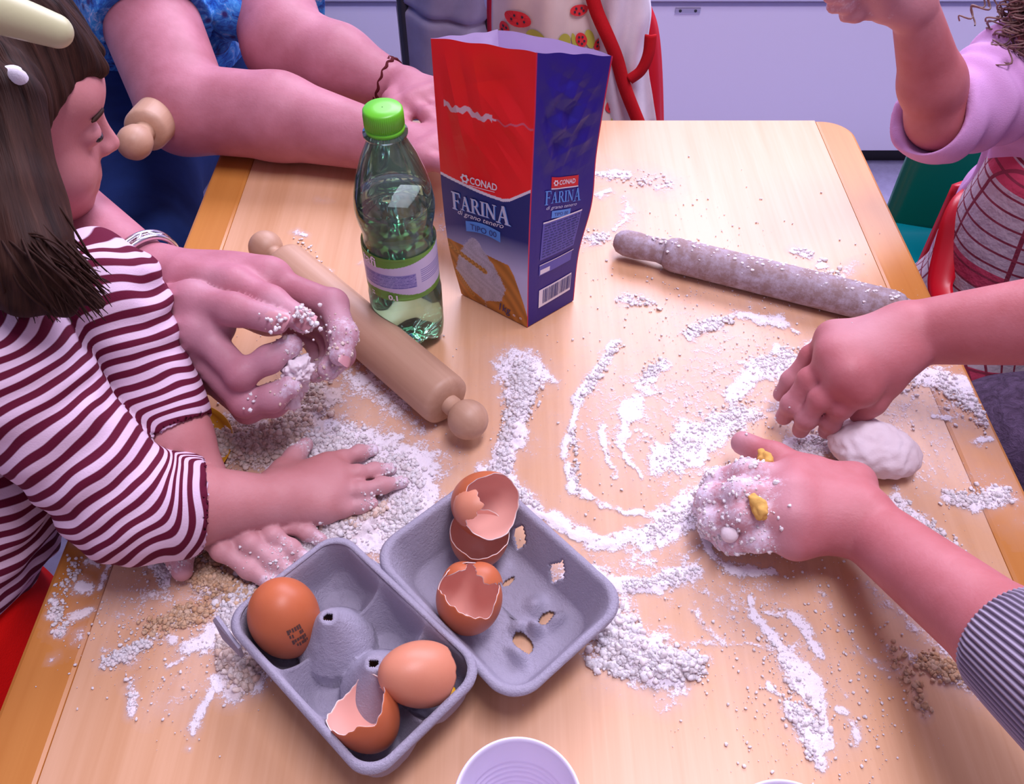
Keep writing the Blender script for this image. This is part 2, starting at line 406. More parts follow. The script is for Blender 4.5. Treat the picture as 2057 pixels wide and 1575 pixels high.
def nail(tip, prev, up, r, m, parent):
    tip = np.array(tip); d = tip-np.array(prev); d /= np.linalg.norm(d); up = np.array(up, float); up -= d*np.dot(up, d); up /= np.linalg.norm(up)
    s = np.cross(d, up); V = []; Fc = []
    for j in range(7):
        for i in range(7):
            a = (i/6-0.5)*1.9; b = (j/6-0.35)*r*2.0
            w = math.sqrt(max(0.02, 1-((j/6-0.4)/0.62)**2)) if j in (0, 6) else 1
            V.append(tip+d*(b+r*0.1)+s*math.sin(a*w)*r*0.98+up*math.cos(a*w)*r*1.05*(1-0.10*(j/6)**2))
    for j in range(6):
        for i in range(6): Fc.append((j*7+i, j*7+i+1, (j+1)*7+i+1, (j+1)*7+i))
    return mesh('fingernail', V, Fc, m, parent)

def lathe_loc(name, profile, mats, a, b, parent=None, n=48, mod=None, caps=True, matidx=None, smooth=True):
    V, Fc = lathe(profile, n, mod); k = len(profile)
    if caps: Fc = Fc + [tuple(range(n))[::-1], tuple((k-1)*n+i for i in range(n))]
    o = mesh(name, V, Fc, mats, parent, smooth, matidx)
    a = np.array(a, float); Mx = Matrix(frame(np.array(b, float)-a).tolist()).to_4x4(); Mx.translation = Vector(a)
    o.matrix_basis = Mx
    return o
# ================================================================== SETTING
o = bm_obj('floor', boxbm((-2.2, -1.2, -0.04), (2.6, 2.6, 0.0)), M['floor']); o['kind'] = 'structure'
o = bm_obj('wall_back', boxbm((-2.2, 2.35, 0), (2.6, 2.45, 1.3)), M['wallp']); o['kind'] = 'structure'
o = bm_obj('wall_left', boxbm((-2.3, -1.2, 0), (-2.2, 2.45, 1.3)), M['wallp']); o['kind'] = 'structure'
# low white cupboard along the back wall
YC = 1.70
zt = PY(1400, 13, YC)[2]
cb = thing('low_cupboard', 'long low white cupboard with flat doors along the back wall', 'cupboard', (0.2, 1.95, 0))
bm_obj('carcass', boxbm((-2.1, YC+0.02, 0.05), (2.5, 2.33, zt+0.012), 0.002), M['cabinet'], cb)
bm_obj('worktop', boxbm((-2.1, YC-0.012, zt+0.014), (2.5, 2.34, zt+0.05), 0.004), M['worktop'], cb)
bm_obj('plinth', boxbm((-2.1, YC+0.035, 0.0), (2.5, YC+0.06, 0.055)), M['black'], cb)
xj = PY(808, 120, YC)[0]
edges = [xj-1.35, xj, xj+1.30, xj+2.4]; 
for i in range(3):
    d = bm_obj('door', boxbm((edges[i]+0.002, YC, 0.048), (edges[i+1]-0.002, YC+0.019, zt), 0.0015), M['cabinet'], cb)
hx = PY(1385, 17, YC)[0]
h1 = bm_obj('hinge', boxbm((hx-0.028, YC-0.004, zt-0.012), (hx+0.022, YC+0.001, zt-0.002), 0.001), M['steel'], cb)
for dx in (-0.018, 0.012):
    V, Fc = lathe([(0.0, 0.0012), (0.0022, 0.0012), (0.003, 0)], 12)
    so = mesh('screw', V@np.array([[1, 0, 0], [0, 0, 1], [0, -1, 0]]) + np.array([hx+dx, YC-0.0045, zt-0.007]), Fc, M['darkmetal'], cb)

# ================================================================== TABLE
XL0, XL1, XR1, XR0 = -0.334, -0.292, 0.362, 0.402; YB, YF = 0.936, -0.15; TH = 0.024
tb = thing('table', 'low beech nursery table with darker orange edge bands, dusted with flour', 'table', (0.03, 0.39, 0))
bm_obj('panel', boxbm((XL1+0.0003, YF, TZ-TH), (XR1-0.0003, YB, TZ)), M['panel'], tb, label='pale beech laminate panel')
def corner(cx, cy, r, a0, a1, n=10): return [(cx+r*math.cos(math.radians(a0+(a1-a0)*i/n)), cy+r*math.sin(math.radians(a0+(a1-a0)*i/n))) for i in range(n+1)]
rc = 0.034
prism('edge_band', [(XR1, YF), (XR0, YF)]+corner(XR0-rc, YB-rc, rc, 0, 90)+[(XR1, YB)], TZ-TH, TZ+0.0001, M['band'], tb, 0.0035).__setitem__('label', 'darker orange wooden edge band')
prism('edge_band', [(XL1, YF), (XL1, YB)]+corner(XL0+rc, YB-rc, rc, 90, 180)+[(XL0, YF)], TZ-TH, TZ+0.0001, M['band'], tb, 0.0035).__setitem__('label', 'darker orange wooden edge band')
for x in (XL0+0.06, XR0-0.06):
    bm_obj('apron_rail', boxbm((x-0.01, YF+0.08, TZ-TH-0.06), (x+0.01, YB-0.08, TZ-TH-0.0005)), M['band'], tb)
    for y in (YF+0.06, YB-0.06):
        lathe_loc('leg', [(0.021, 0), (0.023, 0.01), (0.028, TZ-TH-0.0005)], M['band'], (x, y, 0), (x, y, 1), tb, 24)

# ================================================================== FLOUR FILM
HX = 0.0011; gx = np.arange(XL0+0.002, XR0-0.002, HX); gy = np.arange(0.12, 0.93, HX)
GX, GY = np.meshgrid(gx, gy, indexing='ij')
D = np.zeros_like(GX); HT = np.zeros_like(GX); WT = np.zeros_like(GX); H2 = np.zeros_like(GX)
def vnoise(scale, seed, oct=3):             # value noise over the table plane
    rs = np.random.RandomState(seed); out = np.zeros_like(GX); amp = 1; tot = 0
    for o_ in range(oct):
        s = scale*2**o_; n0, n1 = int(0.9*s)+4, int(0.9*s)+4; g = rs.rand(n0, n1)
        fx = (GX+0.4)*s; fy = (GY)*s; i = fx.astype(int); j = fy.astype(int); a = fx-i; b = fy-j; a = a*a*(3-2*a); b = b*b*(3-2*b)
        i = np.clip(i, 0, n0-2); j = np.clip(j, 0, n1-2)
        out += amp*((g[i, j]*(1-a)+g[i+1, j]*a)*(1-b)+(g[i, j+1]*(1-a)+g[i+1, j+1]*a)*b); tot += amp; amp *= 0.6
    return out/tot
WX = GX+(vnoise(45, 11)-0.5)*0.014; WY = GY+(vnoise(45, 12)-0.5)*0.014
def stroke(pts, wpx, dens, height=0.0, wet=0.0, soft=1.0):
    q = [P(x, y)[:2] for x, y in pts]
    if len(q) == 1: q = q*2
    if np.isscalar(wpx): wpx = [wpx]*len(q)
    if len(wpx) < len(q): wpx = wpx*len(q)
    ws = []
    for (x, y), w_ in zip(pts if len(pts) > 1 else pts*2, wpx): ws.append(np.linalg.norm(P(x+w_, y)[:2]-P(x, y)[:2]))
    best = np.zeros_like(GX)
    for i in range(len(q)-1):
        a, b = q[i], q[i+1]; m = max(ws[i], ws[i+1])*3.0
        x0 = np.searchsorted(gx, min(a[0], b[0])-m); x1 = np.searchsorted(gx, max(a[0], b[0])+m)
        y0 = np.searchsorted(gy, min(a[1], b[1])-m); y1 = np.searchsorted(gy, max(a[1], b[1])+m)
        if x1 <= x0 or y1 <= y0: continue
        X = WX[x0:x1, y0:y1]; Y = WY[x0:x1, y0:y1]; d = b-a; dd = max(d@d, 1e-9)
        t_ = np.clip(((X-a[0])*d[0]+(Y-a[1])*d[1])/dd, 0, 1)
        r = np.hypot(X-a[0]-t_*d[0], Y-a[1]-t_*d[1])/(ws[i]+(ws[i+1]-ws[i])*t_+1e-6)
        v_ = np.clip((1.35-r)/0.95*soft, 0, 1); hal = np.clip((2.9-r)/2.4, 0, 1)**1.5*dens*0.95
        H2[x0:x1, y0:y1] = np.maximum(H2[x0:x1, y0:y1], hal); best[x0:x1, y0:y1] = np.maximum(best[x0:x1, y0:y1], v_)
    np.maximum(D, best*dens, out=D); np.maximum(HT, best*height, out=HT); np.maximum(WT, (best > 0.15)*wet, out=WT)
# thin scattered haze in the middle of the working areas
stroke([(1250, 860), (1500, 760), (1700, 820), (1850, 800)], [150, 170, 180, 120], 0.40)
stroke([(1150, 1150), (1350, 1120), (1500, 1200)], [90, 130, 120], 0.36); stroke([(1300, 950), (1200, 900), (1250, 780)], [110, 70, 90], 0.33); stroke([(840, 880), (860, 1000)], [50, 50], 0.5)
stroke([(700, 820), (860, 900), (880, 1000)], [90, 70, 60], 0.34)
stroke([(1020, 760), (1040, 900)], [60, 70], 0.30)
stroke([(1480, 1180), (1600, 1300), (1640, 1450)], [80, 90, 60], 0.22)
stroke([(250, 1200), (420, 1300), (350, 1400)], [80, 60, 40], 0.25)
stroke([(1200, 350), (1330, 370)], [40, 30], 0.32); stroke([(1900, 960), (2020, 1000)], [90, 70], 0.30)
stroke([(1250, 470), (1260, 400)], [20, 20], 0.45)
# right area: swirls and drifts
sw_ = [
 ([(1237, 690), (1200, 745), (1172, 800), (1150, 850), (1140, 920), (1155, 985), (1210, 1020), (1290, 1025)], [7, 11, 15, 10, 9, 12, 10, 5], .85, .0008),
 ([(1172, 790), (1160, 812)], [13, 16], 1.0, .002),
 ([(1330, 730), (1290, 770), (1265, 830), (1255, 870)], [18, 26, 22, 16], .80, .0012),
 ([(1215, 860), (1213, 910), (1240, 965)], [10, 9, 6], .75, .0006),
 ([(1250, 870), (1248, 915), (1290, 965)], [10, 9, 6], .75, .0006),
 ([(1240, 885), (1290, 870), (1330, 900)], [8, 8, 10], .65, .0006),
 ([(1130, 1060), (1200, 1090), (1290, 1085), (1370, 1040), (1420, 1010)], [14, 15, 24, 34, 26], .95, .0016),
 ([(1190, 1160), (1250, 1180), (1320, 1175), (1400, 1150)], [20, 15, 17, 15], .95, .0022),
 ([(1400, 1040), (1425, 1110), (1480, 1150), (1560, 1150)], [16, 14, 14, 10], .85, .0012),
 ([(1340, 930), (1390, 880), (1450, 850), (1500, 830)], [35, 45, 40, 34], .85, .0018),
 ([(1440, 960), (1400, 1000)], [34, 30], .8, .001),
 ([(1470, 800), (1520, 750), (1600, 740), (1560, 700)], [22, 34, 40, 16], .85, .0016),
 ([(1480, 770), (1530, 720), (1590, 700)], [10, 12, 10], .7, .0008),
 ([(1380, 672), (1430, 650), (1470, 630), (1580, 660)], [16, 12, 8, 14], .85, .0014),
 ([(1560, 645), (1600, 665)], [16, 8], .8, .001),
 ([(1640, 700), (1700, 760), (1780, 740), (1900, 770), (1960, 780)], [30, 60, 40, 40, 24], .80, .0014),
 ([(1870, 760), (1930, 790), (1985, 850)], [26, 22, 12], .8, .0016),
 ([(1600, 900), (1680, 880)], [34, 26], .9, .0014),
 ([(1900, 1000), (1960, 1020), (2020, 1000)], [14, 22, 18], .9, .0016),
 ([(1800, 1000), (1870, 1060), (1930, 1110)], [16, 16, 10], .7, .0008),
 ([(1965, 890), (1990, 885)], [12, 8], .8, .0008), ([(1880, 835), (1900, 838)], [8, 8], .8, .0006),
 ([(1385, 1215), (1400, 1245), (1450, 1290), (1385, 1290)], [12, 14, 10, 10], .55, .0006),
 ([(1510, 1200), (1520, 1240), (1560, 1290), (1600, 1350), (1635, 1390), (1650, 1450), (1655, 1490)], [5, 9, 16, 18, 15, 11, 8], .92, .0014),
 ([(1545, 1235), (1590, 1232), (1615, 1265), (1625, 1295), (1650, 1325)], [10, 10, 12, 12, 6], .75, .0010),
 ([(1560, 1215), (1550, 1235)], [8, 9], .6, .0005),
 ([(1540, 1295), (1590, 1300)], [12, 10], .6, .0005), ([(1460, 1296), (1540, 1297)], [4, 5], .5, .0003),
 ([(1580, 1410), (1610, 1450), (1635, 1490), (1648, 1550)], [12, 20, 10, 8], .95, .0018),
 ([(1548, 1378), (1570, 1388)], [7, 6], .9, .0008),
 ([(1712, 1460), (1722, 1490)], [10, 11], .85, .0010), ([(1695, 1434), (1698, 1436)], [8, 8], .8, .0006),
 ([(1705, 1312), (1710, 1316)], [9, 7], .6, .0004), ([(1675, 1370), (1700, 1400)], [6, 5], .4, .0003),
 ([(1790, 1300), (1830, 1370), (1860, 1440)], [10, 8, 10], .38, .0003),
 ([(1640, 1190), (1680, 1260), (1740, 1320), (1800, 1350)], [12, 10, 8, 16], .38, .0004),
 ([(1740, 1180), (1850, 1270), (1930, 1340), (2000, 1390)], [14, 16, 26, 24], .45, .0007),
 ([(1830, 1320), (1900, 1350), (1980, 1390), (2050, 1400)], [14, 22, 24, 18], .50, .0014),
 ([(1200, 1240), (1250, 1290), (1330, 1330), (1400, 1340)], [36, 55, 50, 22], 1.0, .0055),
 ([(1230, 1180), (1260, 1230)], [22, 26], .6, .0008),
 ([(1040, 735), (1060, 770), (1040, 830), (1020, 900), (1010, 940)], [34, 44, 24, 20, 18], 1.0, .0035),
 ([(980, 945), (1050, 990), (1090, 1040), (1160, 1080)], [18, 16, 13, 10], .9, .0014),
 ([(1270, 600), (1300, 610)], [24, 20], .45, .0006), ([(1600, 507), (1625, 512)], [12, 9], .75, .0012),
 ([(1655, 530), (1648, 538)], [9, 8], .7, .0008), ([(1690, 560), (1725, 530)], [10, 10], .5, .0004),
 ([(1200, 348), (1260, 352), (1240, 345)], [8, 10, 6], .7, .0008), ([(1200, 392), (1230, 380)], [10, 10], .7, .0008),
 ([(1320, 375), (1345, 372)], [9, 7], .6, .0004), ([(1258, 410), (1255, 450), (1235, 465)], [6, 6, 8], .65, .0005),
 ([(1170, 480), (1215, 475)], [24, 16], .6, .0006), ([(880, 440), (895, 480)], [20, 18], .35, .0003),
 ([(600, 470), (612, 475)], [9, 8], .65, .0008), ([(650, 543), (658, 547)], [7, 6], .8, .001),
 ([(640, 400), (660, 405)], [12, 8], .25, .0002), ([(725, 525), (722, 528)], [5, 5], .5, .0002),
]
for pts, w_, d_, h_ in sw_: stroke(pts, w_, d_, h_)
# left area under the child's hands
lf = [
 ([(560, 900), (680, 880), (790, 920), (830, 1000), (760, 1060)], [40, 60, 50, 50, 40], 1.0, .0030, 0.05),
 ([(700, 940), (800, 960), (850, 1010), (790, 1090), (690, 1090)], [40, 48, 34, 40, 36], 1.0, .0028, 0.0),
 ([(440, 900), (520, 890), (600, 860)], [46, 50, 34], 1.0, .0075, 0.9),
 ([(600, 760), (650, 800), (620, 850)], [22, 30, 34], .75, .0025, 0.6),
 ([(480, 845), (520, 860)], [26, 18], .9, .0028, 0.1),
 ([(700, 760), (760, 800), (830, 850)], [30, 32, 22], .55, .0006, 0.0),
 ([(620, 1080), (700, 1060), (770, 1040)], [44, 40, 24], 1.0, .0065, 0.45),
 ([(560, 1150), (640, 1160), (560, 1110)], [40, 40, 34], 1.0, .0040, 0.3),
 ([(400, 1150), (440, 1180), (520, 1200)], [34, 34, 40], .85, .0045, 0.8),
 ([(480, 1210), (470, 1260), (510, 1300)], [36, 28, 30], 1.0, .0035, 0.15),
 ([(300, 1110), (325, 1140), (335, 1170)], [22, 22, 12], .95, .0022, 0.1),
 ([(150, 1088), (230, 1095), (300, 1110)], [10, 6, 8], .85, .0010, 0.1),
 ([(470, 1300), (480, 1350), (470, 1380)], [26, 34, 20], 1.0, .0060, 0.45),
 ([(380, 1290), (430, 1275), (470, 1270)], [26, 22, 18], .85, .0010, 0.0),
 ([(210, 1335), (260, 1320), (300, 1290), (340, 1280)], [12, 16, 14, 16], .75, .0016, 0.4),
 ([(420, 1225), (380, 1240), (330, 1250)], [20, 14, 10], .5, .0008, 0.5),
 ([(265, 1370), (270, 1400), (265, 1430)], [12, 9, 8], .5, .0004, 0.2),
 ([(345, 1335), (380, 1315)], [9, 8], .6, .0005, 0.0),
 ([(425, 1390), (405, 1430), (385, 1470)], [7, 8, 8], .65, .0006, 0.0), ([(375, 1495), (374, 1497)], [6, 6], .5, .0003, 0.0),
 ([(180, 1130), (195, 1140)], [10, 9], .7, .0012, 0.3), ([(160, 1175), (175, 1180)], [14, 10], .75, .0010, 0.1),
 ([(105, 1212), (112, 1216)], [11, 10], .8, .0014, 0.1), ([(105, 1240), (118, 1245)], [8, 7], .7, .0010, 0.4),
 ([(160, 1240), (170, 1230)], [12, 10], .65, .0008, 0.4), ([(126, 1270), (128, 1271)], [10, 9], .85, .0020, 0.3),
 ([(150, 1285), (160, 1280)], [10, 8], .5, .0006, 0.2), ([(230, 1120), (210, 1160), (200, 1180)], [10, 8, 8], .6, .0006, 0.0),
 ([(290, 1200), (340, 1190)], [12, 12], .5, .0005, 0.4), ([(220, 1295), (225, 1297)], [9, 8], .7, .001, 0.5),
 ([(110, 1320), (114, 1321)], [7, 7], .5, .0004, 0.3), ([(915, 1000), (940, 1010)], [12, 12], .5, .0004, 0.0),
]
for pts, w_, d_, h_, wt_ in lf: stroke(pts, w_, d_, h_, wt_)
nz = vnoise(120, 3, 4); nb = vnoise(40, 4, 3)
nf_ = vnoise(300, 9, 2)
DD = np.maximum(D, H2*(0.2+1.2*nb))
Deff = np.clip(DD*(0.45+0.75*nb+0.55*(nz-0.5)+0.5*(nf_-0.5)), 0, 1)
wedge = np.clip(np.minimum.reduce([GX-gx[0], gx[-1]-GX])/0.003, 0, 1); Deff *= wedge
# finger-swept streaks thin the middle swirls
Z = TZ+0.0006+HT*(0.15+1.6*np.clip(vnoise(210, 8, 3)-0.12, 0, 1))*np.clip(Deff*1.3, 0, 1)
keep = Deff > 0.05
cell = keep[:-1, :-1] | keep[1:, :-1] | keep[:-1, 1:] | keep[1:, 1:]
ids = np.arange(GX.size).reshape(GX.shape)
q = np.stack([ids[:-1, :-1][cell], ids[1:, :-1][cell], ids[1:, 1:][cell], ids[:-1, 1:][cell]], 1)
used, inv = np.unique(q.ravel(), return_inverse=True); q = inv.reshape(q.shape)
V = np.stack([GX.ravel()[used], GY.ravel()[used], Z.ravel()[used]], 1)
fo = mesh('flour_film', V, q, M['flour']); attr(fo, 'dens', Deff.ravel()[used]); attr(fo, 'wet', WT.ravel()[used]*np.clip(nb.ravel()[used]*1.6-0.2, 0, 1))
tag(fo, 'white flour smeared in drifts and finger swirls all over the wooden table', 'flour', kind='stuff')

# crumbs: one joined mesh per heap
def ico(sub):
    bm = bmesh.new(); bmesh.ops.create_icosphere(bm, subdivisions=sub, radius=1); v_ = np.array([v.co[:] for v in bm.verts]); f_ = np.array([[x.index for x in f.verts] for f in bm.faces]); bm.free(); return v_, f_
IV, IF = ico(2)
def zat(x, y):
    i = int((x-gx[0])/HX); j = int((y-gy[0])/HX)
    return Z[i, j] if 0 <= i < len(gx) and 0 <= j < len(gy) else TZ
def crumbs(name, label, spots, mat_, seed, r0, r1, flat=0.7, group=None):
    rs = np.random.RandomState(seed); VV = []; FF = []; o_ = 0
    for pts, w_, n_ in spots:
        for k in range(int(n_*2.1)):
            i = rs.randint(0, max(1, len(pts)-1)); t_ = rs.rand()
            a = np.array(pts[i]); b = np.array(pts[min(i+1, len(pts)-1)]); c_ = a+(b-a)*t_ + rs.normal(0, w_*0.62, 2)
            p_ = P(c_[0], c_[1]); r_ = 0.85*(r0+(r1-r0)*rs.rand()**3.0)
            if not (XL0+0.004 < p_[0] < XR0-0.004 and p_[1] < YB-0.01): continue
            j_ = IV*(1+rs.uniform(-0.28, 0.28, (len(IV), 1)))*r_*rs.uniform(0.7, 1.25, 3)*np.array([1, 1, flat])
            R = np.array(Euler((rs.uniform(-.5, .5), rs.uniform(-.5, .5), rs.uniform(0, 6.28))).to_matrix())
            VV.append(j_@R.T+np.array([p_[0], p_[1], zat(p_[0], p_[1])+r_*flat*0.45])); FF.append(IF+o_); o_ += len(IV)
    ob = mesh(name, np.concatenate(VV), np.concatenate(FF), mat_, smooth=False); tag(ob, label, 'crumbs', kind='stuff'); return ob
crumbs('flour_crumbs', 'heap of white flour crumbs on the table at the right end of the egg carton lid', [([(1200, 1260), (1240, 1310), (1320, 1335), (1400, 1340)], 22, 560), ([(1215, 1230), (1260, 1290)], 26, 200), ([(1180, 1330), (1260, 1355), (1380, 1360)], 9, 150)], M['crumb'], 1, 0.0008, 0.0034)
crumbs('flour_crumbs', 'white crumbly flour trail from beside the pin knob down to the egg carton', [([(1040, 745), (1060, 775), (1030, 840)], 24, 420), ([(1020, 850), (1010, 950)], 14, 150), ([(985, 945), (1080, 1020)], 9, 90)], M['crumb'], 2, 0.0007, 0.0028)
crumbs('dough_crumbs', 'pale dough crumbs spread beyond the fingers of the striped child', [([(700, 1060), (640, 1100), (600, 1150)], 28, 700), ([(620, 900), (700, 890), (840, 960)], 26, 520), ([(560, 1150), (480, 1210), (470, 1260)], 24, 520), ([(830, 1000), (790, 1080)], 26, 330)], M['crumb'], 3, 0.0007, 0.0030)
crumbs('dough_crumbs', 'brownish wet dough crumbs heaped behind the forearm of the striped child', [([(420, 890), (500, 900), (560, 900), (600, 860)], 26, 1100), ([(620, 770), (640, 820)], 20, 170), ([(640, 1060), (720, 1040), (770, 1030)], 13, 240)], M['crumb2'], 4, 0.0008, 0.0034)
crumbs('wet_crumbs', 'orange-brown wet crumbs between the fingers of the child and the left table edge', [([(390, 1150), (430, 1170), (520, 1210)], 20, 620), ([(300, 1260), (420, 1225)], 16, 150), ([(400, 1100), (440, 1130)], 10, 80)], M['crumb3'], 5, 0.0008, 0.0028)
crumbs('dough_crumbs', 'pale dough crumbs heaped under the left corner of the egg carton', [([(455, 1290), (475, 1340), (500, 1370)], 20, 420)], M['crumb2'], 6, 0.0009, 0.0034)
crumbs('loose_crumbs', 'loose white crumbs scattered near the left table edge', [([(160, 1130), (110, 1215), (130, 1270)], 16, 90), ([(210, 1335), (300, 1290)], 12, 110), ([(160, 1095), (300, 1110)], 5, 50), ([(310, 1120), (330, 1170)], 12, 70), ([(265, 1360), (265, 1430)], 8, 14)], M['crumb'], 7, 0.0006, 0.0022)
crumbs('loose_crumbs', 'flat flour flakes lying around the floury rolling pin', [([(1250, 600), (1320, 610)], 15, 26), ([(1380, 668), (1470, 640)], 9, 60), ([(1600, 505), (1625, 512)], 7, 12), ([(1655, 535), (1690, 560)], 12, 10), ([(1200, 350), (1350, 370)], 12, 40), ([(1170, 480), (1220, 475)], 10, 30), ([(600, 475), (655, 545)], 8, 16), ([(1240, 690), (1165, 805)], 8, 60)], M['crumb'], 8, 0.0008, 0.0034, 0.5)
crumbs('loose_crumbs', 'white crumbs strewn over the table between the kneading hands and the swirls', [([(1330, 930), (1440, 850), (1500, 830)], 26, 260), ([(1520, 740), (1600, 720)], 20, 130), ([(1290, 1080), (1400, 1020)], 16, 110), ([(1250, 1180), (1400, 1150)], 10, 120), ([(1290, 760), (1330, 730)], 12, 60), ([(1600, 900), (1690, 880)], 18, 120), ([(1540, 1280), (1650, 1480)], 16, 60), ([(1590, 1420), (1640, 1540)], 8, 50), ([(1150, 850), (1160, 990)], 7, 40)], M['crumb'], 9, 0.0006, 0.0022)
crumbs('loose_crumbs', 'white crumbs along the right table edge beyond the dough ball', [([(1880, 760), (1985, 850)], 18, 160), ([(1900, 1005), (2030, 1000)], 14, 120), ([(1800, 1010), (1930, 1110)], 14, 60), ([(1700, 760), (1850, 770)], 22, 150)], M['crumb'], 10, 0.0006, 0.0026)
crumbs('wet_crumbs', 'tan dough crumbs on the table beside the grey ribbed cuff', [([(1850, 1330), (1920, 1350), (2030, 1390)], 17, 330), ([(1790, 1300), (1860, 1440)], 16, 40), ([(1660, 830), (1700, 850)], 14, 60)], M['crumb3'], 11, 0.0007, 0.0028)
crumbs('flour_specks', 'tiny flour specks sprinkled thinly over the whole table', [([(1500, 1000), (1520, 900)], 330, 500), ([(650, 1000), (700, 950)], 260, 330), ([(250, 1220), (400, 1300)], 130, 300), ([(1350, 700), (1600, 720)], 200, 260), ([(1560, 1250), (1680, 1480)], 170, 330), ([(1250, 500), (1500, 550)], 140, 110)], M['crumb'], 12, 0.0003, 0.0014)

# ================================================================== ROLLING PINS
def pin(name, label, A, B, rA, R, rB, necks, knob, mat_, group=None):
    A = np.array(A); B = np.array(B); L = np.linalg.norm(B-A); t_ = thing(name, label, 'rolling pin', tuple((A+B)/2), group)
    return t_, L
def knobprof(L, s0, r, neck, up=True):      # ball knob of radius r ending at s0, joined by a neck
    out = []
    for i in range(15):
        a = math.pi*i/14*0.86; out.append((max(0.0004, r*math.sin(a)), r-r*math.cos(a)))
    return out
# beech pin with ball knobs, lying from behind the cupped hands to the egg carton
A = P(532, 505, 0.016); B = P(948, 858, 0.018); L = np.linalg.norm(B-A); d = (B-A)/L
rp = thing('rolling_pin', 'plain beech rolling pin with ball knobs lying in front of the bottle', 'rolling pin', tuple(A+d*L/2))
kr = 0.0165; nk = 0.0085; R = 0.0225
body0, body1 = 0.038, L-0.030
A2 = A.copy(); A2[2] = TZ+R+0.001; B2 = B.copy(); B2[2] = TZ+R+0.001
prof = [(0.001, body0-0.006), (0.011, body0-0.005), (R*0.80, body0-0.002), (R*0.97, body0+0.002), (R, body0+0.006)] + [(R*1.0, body0+(body1-body0)*i/12) for i in range(1, 12)] + [(R, body1-0.006), (R*0.97, body1-0.002), (R*0.80, body1+0.001), (0.011, body1+0.002), (0.001, body1+0.0025)]
lathe_loc('barrel', prof, M['pin'], A2, B2, rp, 56)
for e in (0, 1):
    pk = knobprof(L, 0, kr, nk); pk += [(nk, kr*2+0.002), (nk*0.95, kr*2+0.008), (nk*1.25, kr*2+0.014), (nk*1.3, kr*2+0.02)]
    aa, bb = (A2-d*0.012, B2) if e == 0 else (B2+d*0.012, A2)
    aa = np.array(aa); aa[2] = A2[2]; bb = np.array(bb); bb[2] = A2[2]
    lathe_loc('knob', pk, M['pin'], aa, bb, rp, 40)
# floury tapered pin
t = NT('floury_pin'); v = t.obj(); n = t.noise(v, 90, 5, 0.75); n2 = t.noise(t.mapn((60, 60, 3)), 1, 3)
nrm = t.n('ShaderNodeNewGeometry').outputs['Normal']; sp = t.n('ShaderNodeSeparateXYZ'); t.l(nrm, sp.inputs[0])
c = t.mix(n2, (0.20, 0.115, 0.10), (0.33, 0.215, 0.20)); c = t.mix(t.ramp(n, [(0.42, 0.10), (0.66, 0.75)]), c, (0.50, 0.45, 0.56)); t.col(c); t.set(Roughness=0.8); t.bump(n, 0.4, 0.001); M['pinflour'] = t.m
R2 = 0.0168; A = P(1233, 482, R2); B = P(1935, 655, R2); L = np.linalg.norm(B-A); d = (B-A)/L
fp = thing('rolling_pin', 'one-piece grey floury rolling pin lying behind the swirls, its near end under the kneading hand', 'rolling pin', tuple((A+B)/2))
hl = 0.052
lathe_loc('handle', [(0.001, 0), (0.006, 0.001), (0.0105, 0.005), (0.0128, 0.012), (0.0132, 0.024), (0.0118, 0.038), (0.0112, 0.046), (0.0125, hl)], M['pinflour'], A, B, fp, 40)
lathe_loc('barrel', [(0.0122, hl), (0.0150, hl+0.003), (0.0168, hl+0.010), (R2, hl+0.03)]+[(R2, hl+0.03+(L-2*hl-0.06)*i/8) for i in range(1, 9)]+[(0.0168, L-hl-0.010), (0.0150, L-hl-0.003), (0.0122, L-hl)], M['pinflour'], A, B, fp, 48)
lathe_loc('handle', [(0.001, 0), (0.006, 0.001), (0.0105, 0.005), (0.0128, 0.012), (0.0132, 0.024), (0.0118, 0.038), (0.0112, 0.046), (0.0125, hl)], M['pinflour'], B, A, fp, 40)
rs = np.random.RandomState(21); VV = []; FF = []; o_ = 0; up = np.array([0, 0, 1.0]); sd = np.cross(up, d)
for k in range(150):
    s = rs.uniform(0.03, L-0.06); an = rs.normal(0.2, 0.55); rr = R2 if s > hl else 0.0128
    c_ = A+d*s+(up*math.cos(an)+sd*math.sin(an))*rr; r_ = rs.uniform(0.0004, 0.0017)
    VV.append(IV*(1+rs.uniform(-.3, .3, (len(IV), 1)))*r_*np.array([1.2, 1, 0.6])+c_); FF.append(IF+o_); o_ += len(IV)
mesh('flour_specks', np.concatenate(VV), np.concatenate(FF), M['crumb'], fp, kind='stuff', label='flour caked along the top')

# pin with shaped knob on the lap behind the child's face
A = PD(258, 300, 0.86); B = PD(345, 205, 0.97); d = (B-A)/np.linalg.norm(B-A)
dp = thing('rolling_pin', 'shaded rolling pin with rounded knob, seen past the nose of the child', 'rolling pin', tuple(A))
lathe_loc('knob', [(0.001, 0), (0.007, 0.001), (0.013, 0.005), (0.0165, 0.012), (0.0172, 0.019), (0.0155, 0.028), (0.0115, 0.036), (0.0105, 0.042), (0.012, 0.048)], M['pin'], A, B, dp, 40)
lathe_loc('barrel', [(0.0125, 0.046), (0.020, 0.048), (0.0225, 0.053), (0.0232, 0.07), (0.0232, 0.20), (0.0225, 0.217), (0.012, 0.222)], M['pin'], A, B, dp, 48)

